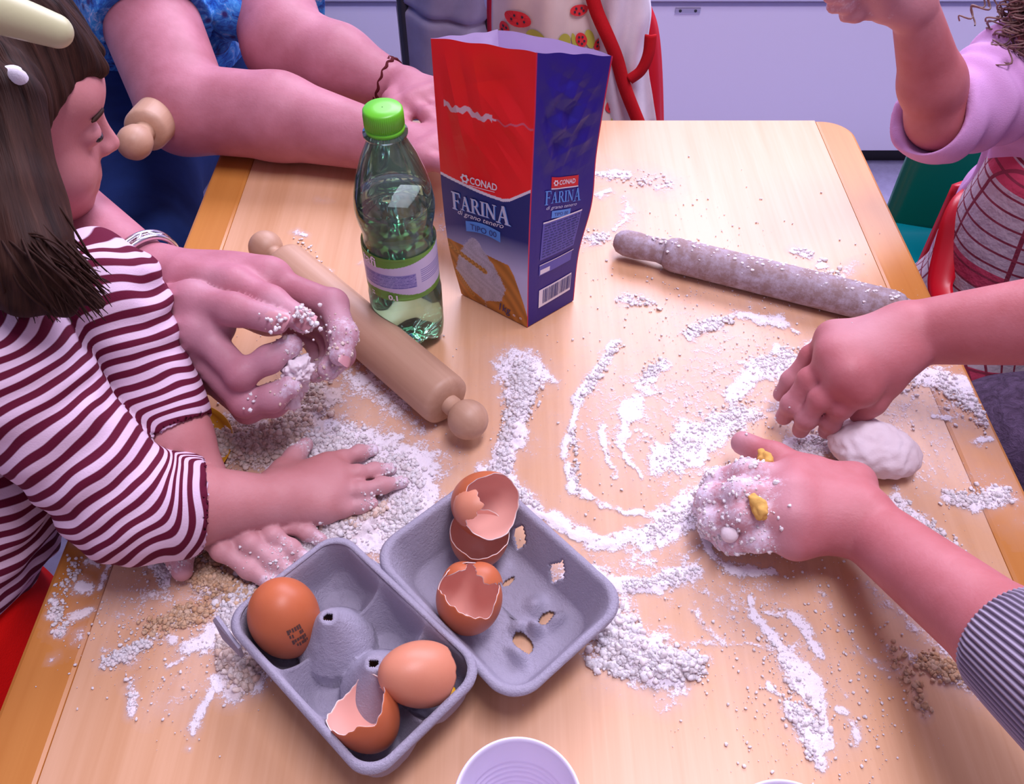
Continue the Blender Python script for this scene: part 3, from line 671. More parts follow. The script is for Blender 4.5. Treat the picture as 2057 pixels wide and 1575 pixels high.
# ================================================================== WATER BOTTLE
bx, by = P(825, 668)[:2]
def hz(y, rr=0.0):                          # height on the bottle axis that projects to image row y
    v = (787.5-y)/F_PX; dd = by-rr; return CH+dd*(-_s+v*_c)/(_c+v*_s)
H = hz(203)-0.007
bot = thing('water_bottle', 'clear green plastic water bottle with a lime green screw cap', 'bottle', (bx, by, TZ))
lean = np.array([-0.004, 0.0, 1.0]); axb = (bx-0.0, by, TZ)
bprof = [(0.0005, 0.006), (0.008, 0.004), (0.016, 0.0015), (0.023, 0.0008), (0.0285, 0.003), (0.0315, 0.009), (0.0322, 0.018), (0.0318, 0.035), (0.0318, 0.058), (0.0308, 0.064), (0.0304, 0.070), (0.0303, 0.100), (0.0302, 0.110), (0.0290, 0.115), (0.0289, 0.120), (0.0298, 0.126), (0.0312, 0.132), (0.0322, 0.140), (0.0322, 0.146), (0.0305, 0.158), (0.0268, 0.172), (0.0215, 0.187), (0.0160, 0.199), (0.0138, 0.204), (0.0136, H-0.020), (0.0168, H-0.019), (0.0168, H-0.0170), (0.0132, H-0.016), (0.0125, H-0.004)]
def petal(r, z, a):
    if z < 0.022 and r > 0.004:
        w_ = (0.5+0.5*math.cos(5*a))**0.8; k_ = (1-z/0.022); return r*(1-0.17*k_*(1-w_)), z+0.0075*(1-w_)*k_*min(1, r/0.02)
    return r, z
t = NT('bottle_plastic'); fr = t.n('ShaderNodeFresnel', i_IOR=1.5); tr = t.n('ShaderNodeBsdfTransparent'); tr.inputs[0].default_value = (0.80, 0.95, 0.86, 1)
gl = t.n('ShaderNodeBsdfGlossy'); gl.inputs['Roughness'].default_value = 0.06; gl.inputs['Color'].default_value = (0.9, 1, 0.95, 1)
lw = t.n('ShaderNodeLayerWeight', i_Blend=0.35); tint = t.mix(lw.outputs['Facing'], (0.93, 0.985, 0.95), (0.42, 0.76, 0.56)); t.l(tint, tr.inputs[0])
ms = t.n('ShaderNodeMixShader'); t.l(t.math('MULTIPLY', fr.outputs[0], 1.3, True), ms.inputs[0]); t.l(tr.outputs[0], ms.inputs[1]); t.l(gl.outputs[0], ms.inputs[2])
df = t.n('ShaderNodeBsdfDiffuse'); df.inputs[0].default_value = (0.45, 0.72, 0.55, 1); ms2 = t.n('ShaderNodeMixShader'); ms2.inputs[0].default_value = 0.07
t.l(ms.outputs[0], ms2.inputs[1]); t.l(df.outputs[0], ms2.inputs[2]); t.l(ms2.outputs[0], t.out.inputs[0]); M['pet'] = t.m
t = NT('water_in_bottle'); t.col((0.62, 0.93, 0.76)); t.set(Roughness=0.0, IOR=1.33, Transmission_Weight=1.0); M['water'] = t.m
bend = np.array(axb)+lean
lathe_loc('bottle_body', bprof, M['pet'], axb, bend, bot, 80, petal, caps=False, label=None) if False else None
bb_ = lathe_loc('bottle_body', bprof, M['pet'], axb, bend, bot, 80, petal, caps=False); bb_['label'] = 'clear green tinted plastic body'
zw = 0.150
wprof = [(0.0005, 0.010)]+[(max(0.0004, r-0.0012), z+(0.0035 if z < 0.004 else 0)) for r, z in bprof[1:] if z < zw]+[(0.0308, zw), (0.0302, zw+0.0003), (0.001, zw+0.0003)]
wo = lathe_loc('water', wprof, M['water'], axb, bend, bot, 64, petal, caps=True); wo['label'] = 'clear water filling two thirds'
M['capg'] = plain('lime_green_cap', (0.13, 0.55, 0.02), 0.35)
c0 = H-0.016
def capmod(r, z, a): return (r*(1+0.018*math.cos(60*a)) if c0+0.004 < z < H-0.002 and r > 0.012 else r), z
lathe_loc('cap', [(0.0125, c0+0.0), (0.0148, c0+0.0002), (0.0150, c0+0.003), (0.0141, c0+0.0034), (0.0141, c0+0.0042), (0.0148, c0+0.0046), (0.0148, c0+0.013), (0.0147, c0+0.0165), (0.0135, c0+0.0180), (0.006, c0+0.0183), (0.0005, c0+0.0183)], M['capg'], axb, bend, bot, 240, capmod, caps=False)
# label sleeve with painted bands (vertex colours hold the flat print)
nl, ml = 260, 90; z0l, z1l, rl = 0.0665, 0.111, 0.0311
V = []; C = []
rs = np.random.RandomState(3)
for j in range(ml+1):
    for i in range(nl):
        a = 2*math.pi*i/nl; tt = j/ml; z = z0l+(z1l-z0l)*tt; rr = rl-0.0004*math.cos(3*a)*(1 if 0.05 < tt < 0.95 else 0)
        V.append((rr*math.cos(a), rr*math.sin(a), z))
V = np.array(V)
ang = np.arctan2(V[:, 1], V[:, 0]); tt = (V[:, 2]-z0l)/(z1l-z0l)
# u runs from the left silhouette (0) to the right silhouette (1) as seen from the front of the table
uu = (V[:, 1]/rl+1)/2
lo_ = 0.17+0.05*np.sin(uu*6); hi_ = 0.74+0.22*uu**2
green = (tt < lo_) | (tt > hi_); C = np.where(green[:, None], np.array([0.13, 0.34, 0.04]), np.array([0.62, 0.58, 0.80]))
box = (uu > 0.05) & (uu < 0.74) & (tt > 0.30) & (tt < 0.62); C[box] = np.array([0.34, 0.32, 0.66])
ln = box & (np.mod(tt*26, 1.0) < 0.5) & (np.random.RandomState(2).rand(len(V)) < 0.75); C[ln] = np.array([0.12, 0.11, 0.42])
b3 = (uu > 0.80) & (tt > 0.36) & (tt < 0.66) & (np.mod(tt*22, 1.0) < 0.5); C[b3] = np.array([0.25, 0.24, 0.55])
Fc = [(j*nl+i, j*nl+(i+1) % nl, (j+1)*nl+(i+1) % nl, (j+1)*nl+i) for j in range(ml) for i in range(nl)]
t = NT('bottle_label'); t.l(t.attr('Col')['Color'], t.b.inputs['Base Color']); t.set(Roughness=0.35, Alpha=0.93); M['label'] = t.m
lab = mesh('paper_label', V, Fc, M['label'], bot); attrc(lab, 'Col', C)
Mx = Matrix(frame(lean).tolist()).to_4x4(); Mx.translation = Vector(axb); lab.matrix_basis = Mx
LM = np.array(Mx)
def text_mesh(s, size=1.0, shear=0.0, bold=0.0, res=3):
    cu = bpy.data.curves.new('t', 'FONT'); cu.body = s; cu.size = size; cu.shear = shear; cu.offset = bold; cu.resolution_u = res
    ob = bpy.data.objects.new('t', cu); COL.objects.link(ob); dg = bpy.context.evaluated_depsgraph_get(); dg.update()
    me = bpy.data.meshes.new_from_object(ob.evaluated_get(dg)); v_ = np.array([v.co[:2] for v in me.vertices]); f_ = [tuple(p.vertices) for p in me.polygons]
    bpy.data.objects.remove(ob); bpy.data.curves.remove(cu); return v_, f_
def ink(name, c): return plain(name, c, 0.5)
M['inkw'] = ink('white_ink', (0.80, 0.78, 0.86)); M['inkn'] = ink('navy_ink', (0.02, 0.03, 0.20)); M['inkb'] = ink('light_blue_ink', (0.09, 0.30, 0.80)); M['inkr'] = ink('red_ink', (0.66, 0.01, 0.02))
M['inkp'] = ink('pale_blue_ink', (0.42, 0.55, 0.86)); M['inkpanel'] = ink('panel_blue_ink', (0.10, 0.10, 0.46)); M['inksilver'] = ink('silver_blue_ink', (0.55, 0.60, 0.78))
def label_text(s, size, a0, z, m_, shear=0):
    v_, f_ = text_mesh(s, size, shear, 0.0003)
    an = a0+v_[:, 0]/rl; V_ = np.stack([(rl+0.0006)*np.cos(an), (rl+0.0006)*np.sin(an), z+v_[:, 1]], 1)
    V_ = V_@LM[:3, :3].T+LM[:3, 3]; mesh('lettering', V_, f_, m_, bot, smooth=False)
label_text('tafi', 0.0135, math.radians(-62), z0l+0.0338, M['inkw'])
label_text('0.1', 0.0075, math.radians(-18), z0l+0.0014, M['inkw'])
label_text('::', 0.0080, math.radians(-50), z0l+0.0014, M['inkw'])

# ================================================================== FLOUR BAG
bag = thing('flour_bag', 'tall open paper bag of wheat flour, red and dark blue, standing mid-table', 'paper bag', (0.01, 0.61, TZ))
def edgecurve(px, Y0, Y1):                  # px: list of (x, y) from bottom to top, world y from Y0 to Y1
    out = []
    for i, (x, y) in enumerate(px): out.append(PY(x, y, Y0+(Y1-Y0)*i/(len(px)-1)))
    return out
a0, b0, c0_ = P(927, 592), P(1059, 659), P(1152, 605); d0 = a0+c0_-b0
EB = edgecurve([(1059, 659), (1060, 558), (1063, 450), (1068, 340), (1073, 225), (1077, 106)], b0[1], b0[1]+0.004)
EA = edgecurve([(927, 592), (902, 497), (889, 397), (881, 293), (873, 187), (865, 76)], a0[1], a0[1]+0.012)
EC = edgecurve([(1152, 605), (1163, 508), (1189, 410), (1198, 314), (1213, 216), (1231, 113)], c0_[1], c0_[1]+0.008)
ED = edgecurve([(1010, 545), (1010, 480), (1012, 380), (1010, 280), (1006, 160), (1000, 60)], d0[1], d0[1]+0.030)
ED[0] = d0
for E_ in (EA, EB, EC, ED): E_[0][2] = TZ+0.001
def cr(E_, v):
    f = np.clip(v, 0, 0.99999)*(len(E_)-1); i = f.astype(int); t_ = (f-i)[:, None]; A_ = np.array([2*E_[0]-E_[1]]+list(E_)+[2*E_[-1]-E_[-2]])
    p0, p1, p2, p3 = A_[i], A_[i+1], A_[i+2], A_[i+3]
    return 0.5*((2*p1)+(-p0+p2)*t_+(2*p0-5*p1+4*p2-p3)*t_**2+(-p0+3*p1-3*p2+p3)*t_**3)
def wr(u, v, seed):                          # paper wrinkles
    n_ = np.zeros_like(u); rs = np.random.RandomState(seed)
    for k in range(9):
        a = rs.uniform(0, 3.14); f = rs.uniform(3, 9); ph = rs.uniform(0, 6.28); c_ = rs.uniform(.1, .9, 2)
        w_ = np.exp(-((u-c_[0])**2+(v-c_[1])**2)*10); n_ += w_*np.clip((v-0.48)/0.2, 0.08, 1)*np.clip((1.0-v)/0.12, 0.12, 1)*(np.abs(np.mod((u*math.cos(a)+v*2.4*math.sin(a))*f+ph, 2)-1)-0.5)
    return n_*0.0022
def face_pt(E0, E1, u, v, bulge, seed, topcurve=0.0):
    u = np.asarray(u, float); v = np.asarray(v, float); p0, p1 = cr(E0, v), cr(E1, v); p_ = p0+(p1-p0)*u[:, None]
    nrm = np.cross(E1[2]-E0[2], np.array([0, 0, 1.0])); nrm /= np.linalg.norm(nrm)
    env = 4*u*(1-u)
    off = bulge*env*np.sin(np.clip(v, 0, 1)*math.pi*0.9)+wr(u, v, seed)*np.clip(env*2, 0, 1)*np.clip(v*6, 0, 1)
    off = off-topcurve*env*np.clip((v-0.75)/0.25, 0, 1)**2
    return p_+nrm*off[:, None], nrm
def curvefront(u): return np.interp(u, [0, .3, .6, .73, .8, 1], [.497, .486, .472, .468, .474, .520])
def paint_front(u, v):
    C = np.empty((len(u), 3)); red = np.array([0.88, 0.008, 0.012]); navy = np.array([0.010, 0.022, 0.17])
    cv_ = curvefront(u); C[:] = navy; C[v > cv_] = red; C[np.abs(v-cv_) < 0.0055] = (0.80, 0.76, 0.84)
    g = np.clip((0.345-v-0.05*(1-u)+0.02*np.sin(u*4))/0.13, 0, 1)[:, None]
    C = np.where((v < 0.36)[:, None], navy*(1-g)+np.array([0.50, 0.52, 0.80])*g, C)
    bd = v < np.interp(u, [0, .5, .78, .84, 1.0], [.240, .238, .225, .19, .045])
    gr = 0.85+0.18*np.sin((v*2+u*0.5)*50+3*np.sin(u*7)); C = np.where(bd[:, None], np.array([0.52, 0.21, 0.035])*gr[:, None], C)
    n_ = np.random.RandomState(1).normal(0, 0.7, len(u))+0.5*np.sin(u*37+v*90+3*np.sin(v*60))
    hw = np.interp(v, [.025, .06, .12, .18, .24, .285, .29], [0.0, .26, .34, .26, .14, .03, 0.0])
    pile = (np.abs(u-0.375-0.05*np.clip(0.2-v, -1, 1)) < hw+0.012*n_) & (v < 0.288)
    C = np.where(pile[:, None], np.array([0.46, 0.44, 0.56])*(1+0.16*n_-0.25*np.clip((u-0.45)*2, 0, 1))[:, None], C)
    for (x0, y0, x1, y1, w_) in ((-0.02, 0.218, 0.47, 0.163, 0.030), (0.03, 0.10, 0.20, 0.030, 0.035)):
        dx, dy = x1-x0, (y1-y0)*2.9; l2 = dx*dx+dy*dy; t_ = np.clip(((u-x0)*dx+(v-y0)*2.9*dy)/l2, 0, 1)
        dd = np.hypot(u-x0-t_*dx, (v-y0)*2.9-t_*dy); e = dd < w_*(0.7+0.45*np.abs(np.sin(t_*34)))
        C = np.where(e[:, None], np.array([0.44, 0.21, 0.04])*(0.6+0.7*np.abs(np.sin(t_*34+dd*70)))[:, None], C)
    # worn white scratch across the red
    ys = 0.772-0.03*u; s_ = np.abs(v-ys-0.006*np.sin(u*23)-0.004*np.sin(u*57)) < 0.010*(0.5+0.5*np.sin(u*41+1)**2)*(u < 0.62)+0.0035
    s_ &= (u > 0.10); C = np.where(s_[:, None], np.where((u < 0.66)[:, None], np.array([0.72, 0.45, 0.52]), np.array([0.66, 0.10, 0.16])), C)
    return C
navy2 = np.array([0.014, 0.006, 0.21])
def paint_side(u, v):
    C = np.empty((len(u), 3)); C[:] = navy2; C[(u > 0.985) | (u < 0.012)] = (0.60, 0.01, 0.05)
    return C
def paint_back(u, v):
    C = np.empty((len(u), 3)); C[:] = (0.66, 0.006, 0.012); C[v < 0.5] = (0.01, 0.02, 0.16); return C
t = NT('printed_paper'); geo = t.n('ShaderNodeNewGeometry'); n = t.noise(t.obj(), 350, 3)
t.col(t.mix(geo.outputs['Backfacing'], t.attr('Col')['Color'], (0.60, 0.48, 0.70))); t.set(Roughness=0.42, Specular_IOR_Level=0.4); t.bump(n, 0.15, 0.0005); M['paper'] = t.m
BF = {}
for nm, E0, E1, seed, bl, tc, pf, nu, nv, lb in (('front_panel', EA, EB, 5, 0.004, 0.003, paint_front, 200, 560, 'red over blue printed face with flour picture'), ('side_panel', EB, EC, 9, 0.002, 0.002, paint_side, 90, 300, 'navy side with nutrition panel and bar code'),
        ('back_panel', EC, ED, 12, 0.003, -0.004, paint_back, 60, 120, 'red back face'), ('side_panel', ED, EA, 14, -0.004, 0.0, paint_side, 50, 120, None)):
    U, V_ = np.meshgrid(np.linspace(0, 1, nu), np.linspace(0, 1, nv), indexing='ij'); u, v = U.ravel(), V_.ravel()
    pts, nr = face_pt(E0, E1, u, v, bl, seed, tc)
    # uneven torn top rim
    pts[:, 2] += np.clip((v-0.96)/0.04, 0, 1)*0.0005*np.sin(u*17+seed)
    ids = np.arange(nu*nv).reshape(nu, nv); q = np.stack([ids[:-1, :-1], ids[1:, :-1], ids[1:, 1:], ids[:-1, 1:]], -1).reshape(-1, 4)
    o = mesh(nm, pts, q, M['paper'], bag, label=lb); attrc(o, 'Col', pf(u, v)); BF[nm if nm not in BF else nm+'2'] = (E0, E1, bl, seed, tc)
mesh('bag_base', [EA[0], EB[0], EC[0], ED[0]], [(0, 1, 2, 3)], M['redtape'], bag, smooth=False)
def decal(name, key, v_, f_, u0, v0, wu, hv, m_, off=0.0005, warp=None):
    E0, E1, bl, seed, tc = BF[key]; v_ = np.asarray(v_, float)
    u = u0+v_[:, 0]*wu; v = v0+v_[:, 1]*hv
    if warp: v = v+warp(u)
    pts, nr = face_pt(E0, E1, np.clip(u, 0, 1), np.clip(v, 0, 1), bl, seed, tc)
    return mesh(name, pts+nr*off, f_, m_, bag, smooth=False)
def tdecal(name, key, s, size, u0, v0, wu, hv, m_, off=0.0007, shear=0, bold=0, warp=None):
    v_, f_ = text_mesh(s, 1.0, shear, bold); w_ = v_[:, 0].max()-v_[:, 0].min(); v_[:, 0] = (v_[:, 0]-v_[:, 0].min())/w_; hh = 0.72; v_[:, 1] /= hh
    return decal(name, key, v_, f_, u0, v0, wu, hv, m_, off, warp)
def grid(nx, ny): 
    v_ = [(i/nx, j/ny) for i in range(nx+1) for j in range(ny+1)]; f_ = [(i*(ny+1)+j, (i+1)*(ny+1)+j, (i+1)*(ny+1)+j+1, i*(ny+1)+j+1) for i in range(nx) for j in range(ny)]; return v_, f_
# hand drawn serif capitals
def serif(word):
    def bar(x0, y0, x1, y1, w_): 
        dx, dy = x1-x0, y1-y0; l = math.hypot(dx, dy); nx, ny = -dy/l*w_/2, dx/l*w_/2; return [(x0+nx, y0+ny), (x0-nx, y0-ny), (x1-nx, y1-ny), (x1+nx, y1+ny)]
    def arc(cx, cy, rx, ry, a0, a1, w_, n=10):
        out = []
        for i in range(n):
            p = [math.radians(a0+(a1-a0)*(i+k)/n) for k in (0, 1)]
            out.append([(cx+(rx-w_/2)*math.cos(p[0]), cy+(ry-w_/3)*math.sin(p[0])), (cx+(rx+w_/2)*math.cos(p[0]), cy+(ry+w_/3)*math.sin(p[0])), (cx+(rx+w_/2)*math.cos(p[1]), cy+(ry+w_/3)*math.sin(p[1])), (cx+(rx-w_/2)*math.cos(p[1]), cy+(ry-w_/3)*math.sin(p[1]))])
        return out
    sf = 0.055
    def foot(x, y, w_=0.34): return bar(x-w_/2, y, x+w_/2, y, sf)
    G = {'F': ([bar(.2, 0, .2, 1, .17), bar(.03, .97, .62, .97, sf*1.3), bar(.2, .52, .5, .52, sf*1.3), foot(.2, .03), bar(.6, .98, .62, .76, .06), bar(.5, .62, .5, .42, .05)], .66),
         'A': ([bar(.14, .03, .40, .98, .07), bar(.66, .03, .40, .98, .17), bar(.25, .36, .58, .36, .06), foot(.13, .03, .28), foot(.68, .03, .34)], .84),
         'R': ([bar(.2, 0, .2, 1, .17), foot(.2, .03), bar(.05, .97, .40, .97, sf*1.2), bar(.2, .50, .40, .50, sf*1.2), bar(.42, .50, .70, .03, .15), foot(.74, .03, .2)]+arc(.38, .735, .20, .235, -90, 90, .14), .82),
         'I': ([bar(.18, 0, .18, 1, .17), foot(.18, .03), foot(.18, .97)], .38),
         'N': ([bar(.14, 0, .14, 1, .07), bar(.16, .95, .68, .05, .17), bar(.70, 0, .70, 1, .07), foot(.14, .03, .26), foot(.12, .97, .26), foot(.70, .97, .26)], .86)}
    V_, F_ = [], []; x = 0
    for i, ch in enumerate(word):
        k_ = 1.22 if (i in (0, len(word)-1)) else 1.0; qs, adv = G[ch]
        for q_ in qs:
            o_ = len(V_); V_ += [((x+a*k_), b*k_-(0.22 if i == 0 else 0.22 if i == len(word)-1 else 0)*0.5) for a, b in q_]; F_.append((o_, o_+1, o_+2, o_+3))
        x += adv*k_
    V_ = np.array(V_); V_[:, 0] /= x; return V_, F_
sv, sf_ = serif('FARINA')
wf = lambda u: 0.010*np.sin(np.clip(u, 0, 1)*3.0)-0.006
decal('lettering', 'front_panel', sv, sf_, 0.13, 0.385, 0.68, 0.056, M['inksilver'], 0.0009, wf)
decal('lettering', 'front_panel', sv+np.array([0.010, -0.05]), sf_, 0.13, 0.385, 0.68, 0.056, M['inkb'], 0.0005, wf)
tdecal('lettering', 'front_panel', 'di grano tenero', 1, 0.20, 0.364, 0.54, 0.019, M['inkw'], shear=0.3)
gv, gf = grid(12, 2); decal('print_banner', 'front_panel', gv, gf, 0.29, 0.306, 0.41, 0.040, M['inkb'], 0.0005, lambda u: 0.012*np.sin((u-0.29)/0.41*3.14))
tdecal('lettering', 'front_panel', 'TIPO 00', 1, 0.35, 0.322, 0.31, 0.022, M['inkn'], off=0.0009)
tdecal('lettering', 'front_panel', 'CONAD', 1, 0.375, 0.500, 0.30, 0.026, M['inkw'], bold=0.02)
def flower(n=6):
    V_ = []; F_ = []
    for k in range(n):
        a = k*2*math.pi/n; cx, cy = 0.5+0.36*math.cos(a), 0.5+0.36*math.sin(a); o_ = len(V_)
        V_ += [(cx+0.14*math.cos(b*math.pi/5), cy+0.14*math.sin(b*math.pi/5)) for b in range(10)]; F_.append(tuple(range(o_, o_+10)))
    o_ = len(V_)
    for k in range(16):
        a = k*math.pi/8; V_ += [(0.5+0.22*math.cos(a), 0.5+0.22*math.sin(a)), (0.5+0.38*math.cos(a), 0.5+0.38*math.sin(a))]
    for k in range(16): q_ = (k+1) % 16; F_.append((o_+2*k, o_+2*k+1, o_+2*q_+1, o_+2*q_))
    return V_, F_
fv, ff = flower(); decal('emblem', 'front_panel', fv, ff, 0.262, 0.494, 0.105, 0.036, M['inkw'], 0.0008)
gv1, gf1 = grid(10, 1); decal('print_line', 'front_panel', gv1, gf1, 0.37, 0.492, 0.28, 0.0025, M['inkw'], 0.0008)
tdecal('lettering', 'front_panel', '1kg', 1, 0.60, 0.020, 0.17, 0.034, M['inkn'], shear=0.3)
tdecal('lettering', 'front_panel', 'e  e', 1, 0.80, 0.022, 0.13, 0.014, M['inkw'])
SK = 'side_panel'; ws = lambda u: -0.035*u
decal('print_banner', SK, gv, gf, 0.29, 0.528, 0.42, 0.042, M['inkr'], 0.0005, ws)
decal('print_line', SK, gv1, gf1, 0.29, 0.524, 0.42, 0.004, M['inkw'], 0.0007, ws)
tdecal('lettering', SK, 'CONAD', 1, 0.40, 0.540, 0.26, 0.019, M['inkw'], bold=0.02, warp=ws)
decal('emblem', SK, fv, ff, 0.315, 0.536, 0.07, 0.025, M['inkw'], 0.0008, ws)
decal('lettering', SK, sv, sf_, 0.20, 0.470, 0.57, 0.044, M['inkb'], 0.0006, ws)
tdecal('lettering', SK, 'di grano tenero', 1, 0.23, 0.448, 0.48, 0.014, M['inksilver'], shear=0.3, warp=ws)
decal('print_banner', SK, gv, gf, 0.32, 0.412, 0.30, 0.028, M['inkb'], 0.0005, ws)
tdecal('lettering', SK, 'TIPO 00', 1, 0.36, 0.419, 0.22, 0.013, M['inkn'], warp=ws)
ws = lambda u: 0.008*u
decal('print_panel', SK, gv, gf, 0.20, 0.247, 0.62, 0.142, M['inkpanel'], 0.0005, ws)
decal('print_line', SK, gv1, gf1, 0.20, 0.386, 0.62, 0.006, M['inkw'], 0.0007, ws)
rs = np.random.RandomState(4)
for k in range(12):
    x0 = 0.23; row = []
    while x0 < 0.78:
        w_ = rs.uniform(0.03, 0.09); w_ = min(w_, 0.795-x0); row.append((x0, w_)); x0 += w_+0.018
    V_ = []; F_ = []
    for x_, w_ in row: o_ = len(V_); V_ += [(x_, 0), (x_+w_, 0), (x_+w_, 1), (x_, 1)]; F_.append((o_, o_+1, o_+2, o_+3))
    decal('print_text_line', SK, V_, F_, 0, 0.374-k*0.0108, 1, 0.0042, M['inkn'], 0.0007, ws)
decal('print_panel', SK, gv, gf, 0.20, 0.186, 0.62, 0.040, M['inkpanel'], 0.0005, ws)
decal('print_line', SK, gv1, gf1, 0.20, 0.226, 0.64, 0.003, M['inkw'], 0.0007, ws)
decal('print_panel', SK, gv, gf, 0.22, 0.190, 0.18, 0.018, M['inkw'], 0.0007, ws)
decal('bar_code_panel', SK, gv, gf, 0.22, 0.055, 0.66, 0.072, M['inkw'], 0.0005, ws)
x0 = 0.30; V_ = []; F_ = []
while x0 < 0.86:
    w_ = rs.choice([0.006, 0.010, 0.016]); o_ = len(V_); V_ += [(x0, 0.0), (x0+w_, 0.0), (x0+w_, 1), (x0, 1)]; F_.append((o_, o_+1, o_+2, o_+3)); x0 += w_+rs.choice([0.006, 0.010, 0.014])
decal('bar_code', SK, V_, F_, 0, 0.066, 1, 0.055, M['inkn'], 0.0008, ws)

# ================================================================== EGG CARTON
def uv_axes(deg): a = math.radians(deg); u = np.array([math.cos(a), math.sin(a), 0]); return u, np.array([-u[1], u[0], 0])
u_ax, v_ax = uv_axes(-43.9); uL, vL = uv_axes(-47.5)            # tray and lid, along and across
carton = thing('egg_carton', 'open grey moulded pulp egg carton for six eggs, dusted with flour', 'egg carton', tuple(P(870, 1270)))
LC, WC, HR = 0.146, 0.094, 0.044
cen0 = (P(462, 1240, HR)+P(962, 1350, HR))/2; cen0[2] = TZ
O0 = cen0-u_ax*LC/2-v_ax*WC/2
def cpt(u, v, z): return O0+u_ax*u+v_ax*v+np.array([0, 0, 1.0])*z
nu_, nv_ = 150, 104
U, Vv = np.meshgrid(np.linspace(0, LC, nu_), np.linspace(0, WC, nv_), indexing='ij')
cellc = [((i+0.5)*(LC-0.012)/3+0.006, (j+0.5)*(WC-0.012)/2+0.006) for i in range(3) for j in range(2)]
cu_, cv2 = (LC-0.012)/3, (WC-0.012)/2
zc = np.full_like(U, 0.040)
for (a, b) in cellc:
    du = (U-a)/(cu_*0.5); dv_ = (Vv-b)/(cv2*0.5)
    du = np.where(((a < cu_) & (du < 0)) | ((a > 2*cu_) & (du > 0)), du*0.72, du); dv_ = np.where(((b < cv2) & (dv_ < 0)) | ((b > cv2) & (dv_ > 0)), dv_*0.72, dv_)
    r = (np.abs(du)**2.2+np.abs(dv_)**2.2)**(1/2.2)
    zz = 0.0035+0.021*np.clip((r-0.48)/0.52, 0, 1)**1.2+0.019*np.clip((r-1.0)/0.30, 0, 1)
    zc = np.minimum(zc, zz)
# lower the bridges between neighbouring cells, raise two posts on the centre line
for i in range(1, 3):
    pu, pv = 0.006+i*cu_, WC/2
    r = np.sqrt((U-pu)**2+(Vv-pv)**2); post = 0.050-np.clip((r-0.0055)/0.020, 0, 1.5)*0.034-0.006*np.exp(-(r/0.0032)**2)*0; zc = np.maximum(zc, np.where(r < 0.026, post, 0))
saddle = np.exp(-(((Vv-WC/2)/0.006)**2))
zc = np.where(zc < 0.037, zc, zc)
rs = np.random.RandomState(9)
def vn2(X, Y, sc, seed):
    g = np.random.RandomState(seed).rand(40, 40); fx = np.clip(X*sc, 0, 38.9); fy = np.clip(Y*sc, 0, 38.9); i = fx.astype(int); j = fy.astype(int); a = fx-i; b = fy-j; a = a*a*(3-2*a); b = b*b*(3-2*b)
    return (g[i, j]*(1-a)+g[i+1, j]*a)*(1-b)+(g[i, j+1]*(1-a)+g[i+1, j+1]*a)*b
# edge: signed distance to the rounded rectangle
rcn = 0.017
qx = np.abs(U-LC/2)-(LC/2-rcn); qy = np.abs(Vv-WC/2)-(WC/2-rcn); sdf = np.hypot(np.maximum(qx, 0), np.maximum(qy, 0))+np.minimum(np.maximum(qx, qy), 0)-rcn
e = np.clip((-sdf-0.0035)/0.0045, 0, 1); e = e*e*(3-2*e)
hingeside = np.clip((Vv-(WC-0.016))/0.012, 0, 1)
scal = 0.5+0.5*np.cos(2*math.pi*(U-0.006)/cu_)
rim = HR+0.0008*np.sin(U*90)
zc = rim*(1-e)+zc*e + 0.0012*(vn2(U, Vv, 260, 3)-0.5)*e
# tall wall with scoops along the hinge side
inside = sdf < 0.0003
ids = np.arange(U.size).reshape(U.shape); cm = inside[:-1, :-1] & inside[1:, :-1] & inside[1:, 1:] & inside[:-1, 1:]
for i in range(1, 3):                       # small holes in the posts
    hole = ((U-(0.006+i*cu_)))**2+((Vv-WC/2)/1.0)**2 < 0.0024**2; cm &= ~(hole[:-1, :-1] | hole[1:, 1:])
q = np.stack([ids[:-1, :-1][cm], ids[1:, :-1][cm], ids[1:, 1:][cm], ids[:-1, 1:][cm]], 1); used, inv = np.unique(q.ravel(), return_inverse=True)
V = np.array([cpt(a, b, z) for a, b, z in zip(U.ravel()[used], Vv.ravel()[used], zc.ravel()[used])])
def solid(o, th, off=-1.0):
    m = o.modifiers.new('thick', 'SOLIDIFY'); m.thickness = th; m.offset = off; m.use_quality_normals = True
ct = mesh('tray', V, inv.reshape(q.shape), M['pulp'], carton, label='egg tray half with six cells and two pierced posts'); solid(ct, 0.0018)
# rim lip around the tray
def rrect(L_, W_, r_, n=12, off=0.0):
    out = []
    for cx, cy, a0 in ((L_-r_, W_-r_, 0), (r_, W_-r_, 90), (r_, r_, 180), (L_-r_, r_, 270)):
        for k in range(n+1): a = math.radians(a0+90*k/n); out.append((cx+(r_+off)*math.cos(a), cy+(r_+off)*math.sin(a)))
    return out
def dens(poly, step=0.003):
    out = []
    for i in range(len(poly)):
        a = np.array(poly[i]); b = np.array(poly[(i+1) % len(poly)]); n = max(1, int(np.linalg.norm(b-a)/step))
        for k in range(n): out.append(a+(b-a)*k/n)
    return np.array(out)
lipo = dens(rrect(LC, WC, rcn)); 
def ringmesh(name, loops, m_, parent, zfun=None, skip=None, label=None, th=0.0018, close_center=False):
    n = len(loops[0][0]); V_ = []; F_ = []
    for poly, z in loops:
        for p_ in poly: V_.append((p_[0], p_[1], z))
    for j in range(len(loops)-1):
        for i in range(n):
            if skip is not None and skip(j, i, n): continue
            F_.append((j*n+i, j*n+(i+1) % n, (j+1)*n+(i+1) % n, (j+1)*n+i))
    if close_center: F_.append(tuple((len(loops)-1)*n+i for i in range(n)))
    return V_, F_
c0_c = np.array([LC/2, WC/2])
def shrink(poly, d, L_=LC, W_=WC):
    c_ = np.array([L_/2, W_/2]); h_ = np.array([L_/2, W_/2]); return c_+(poly-c_)*((h_-d)/h_)
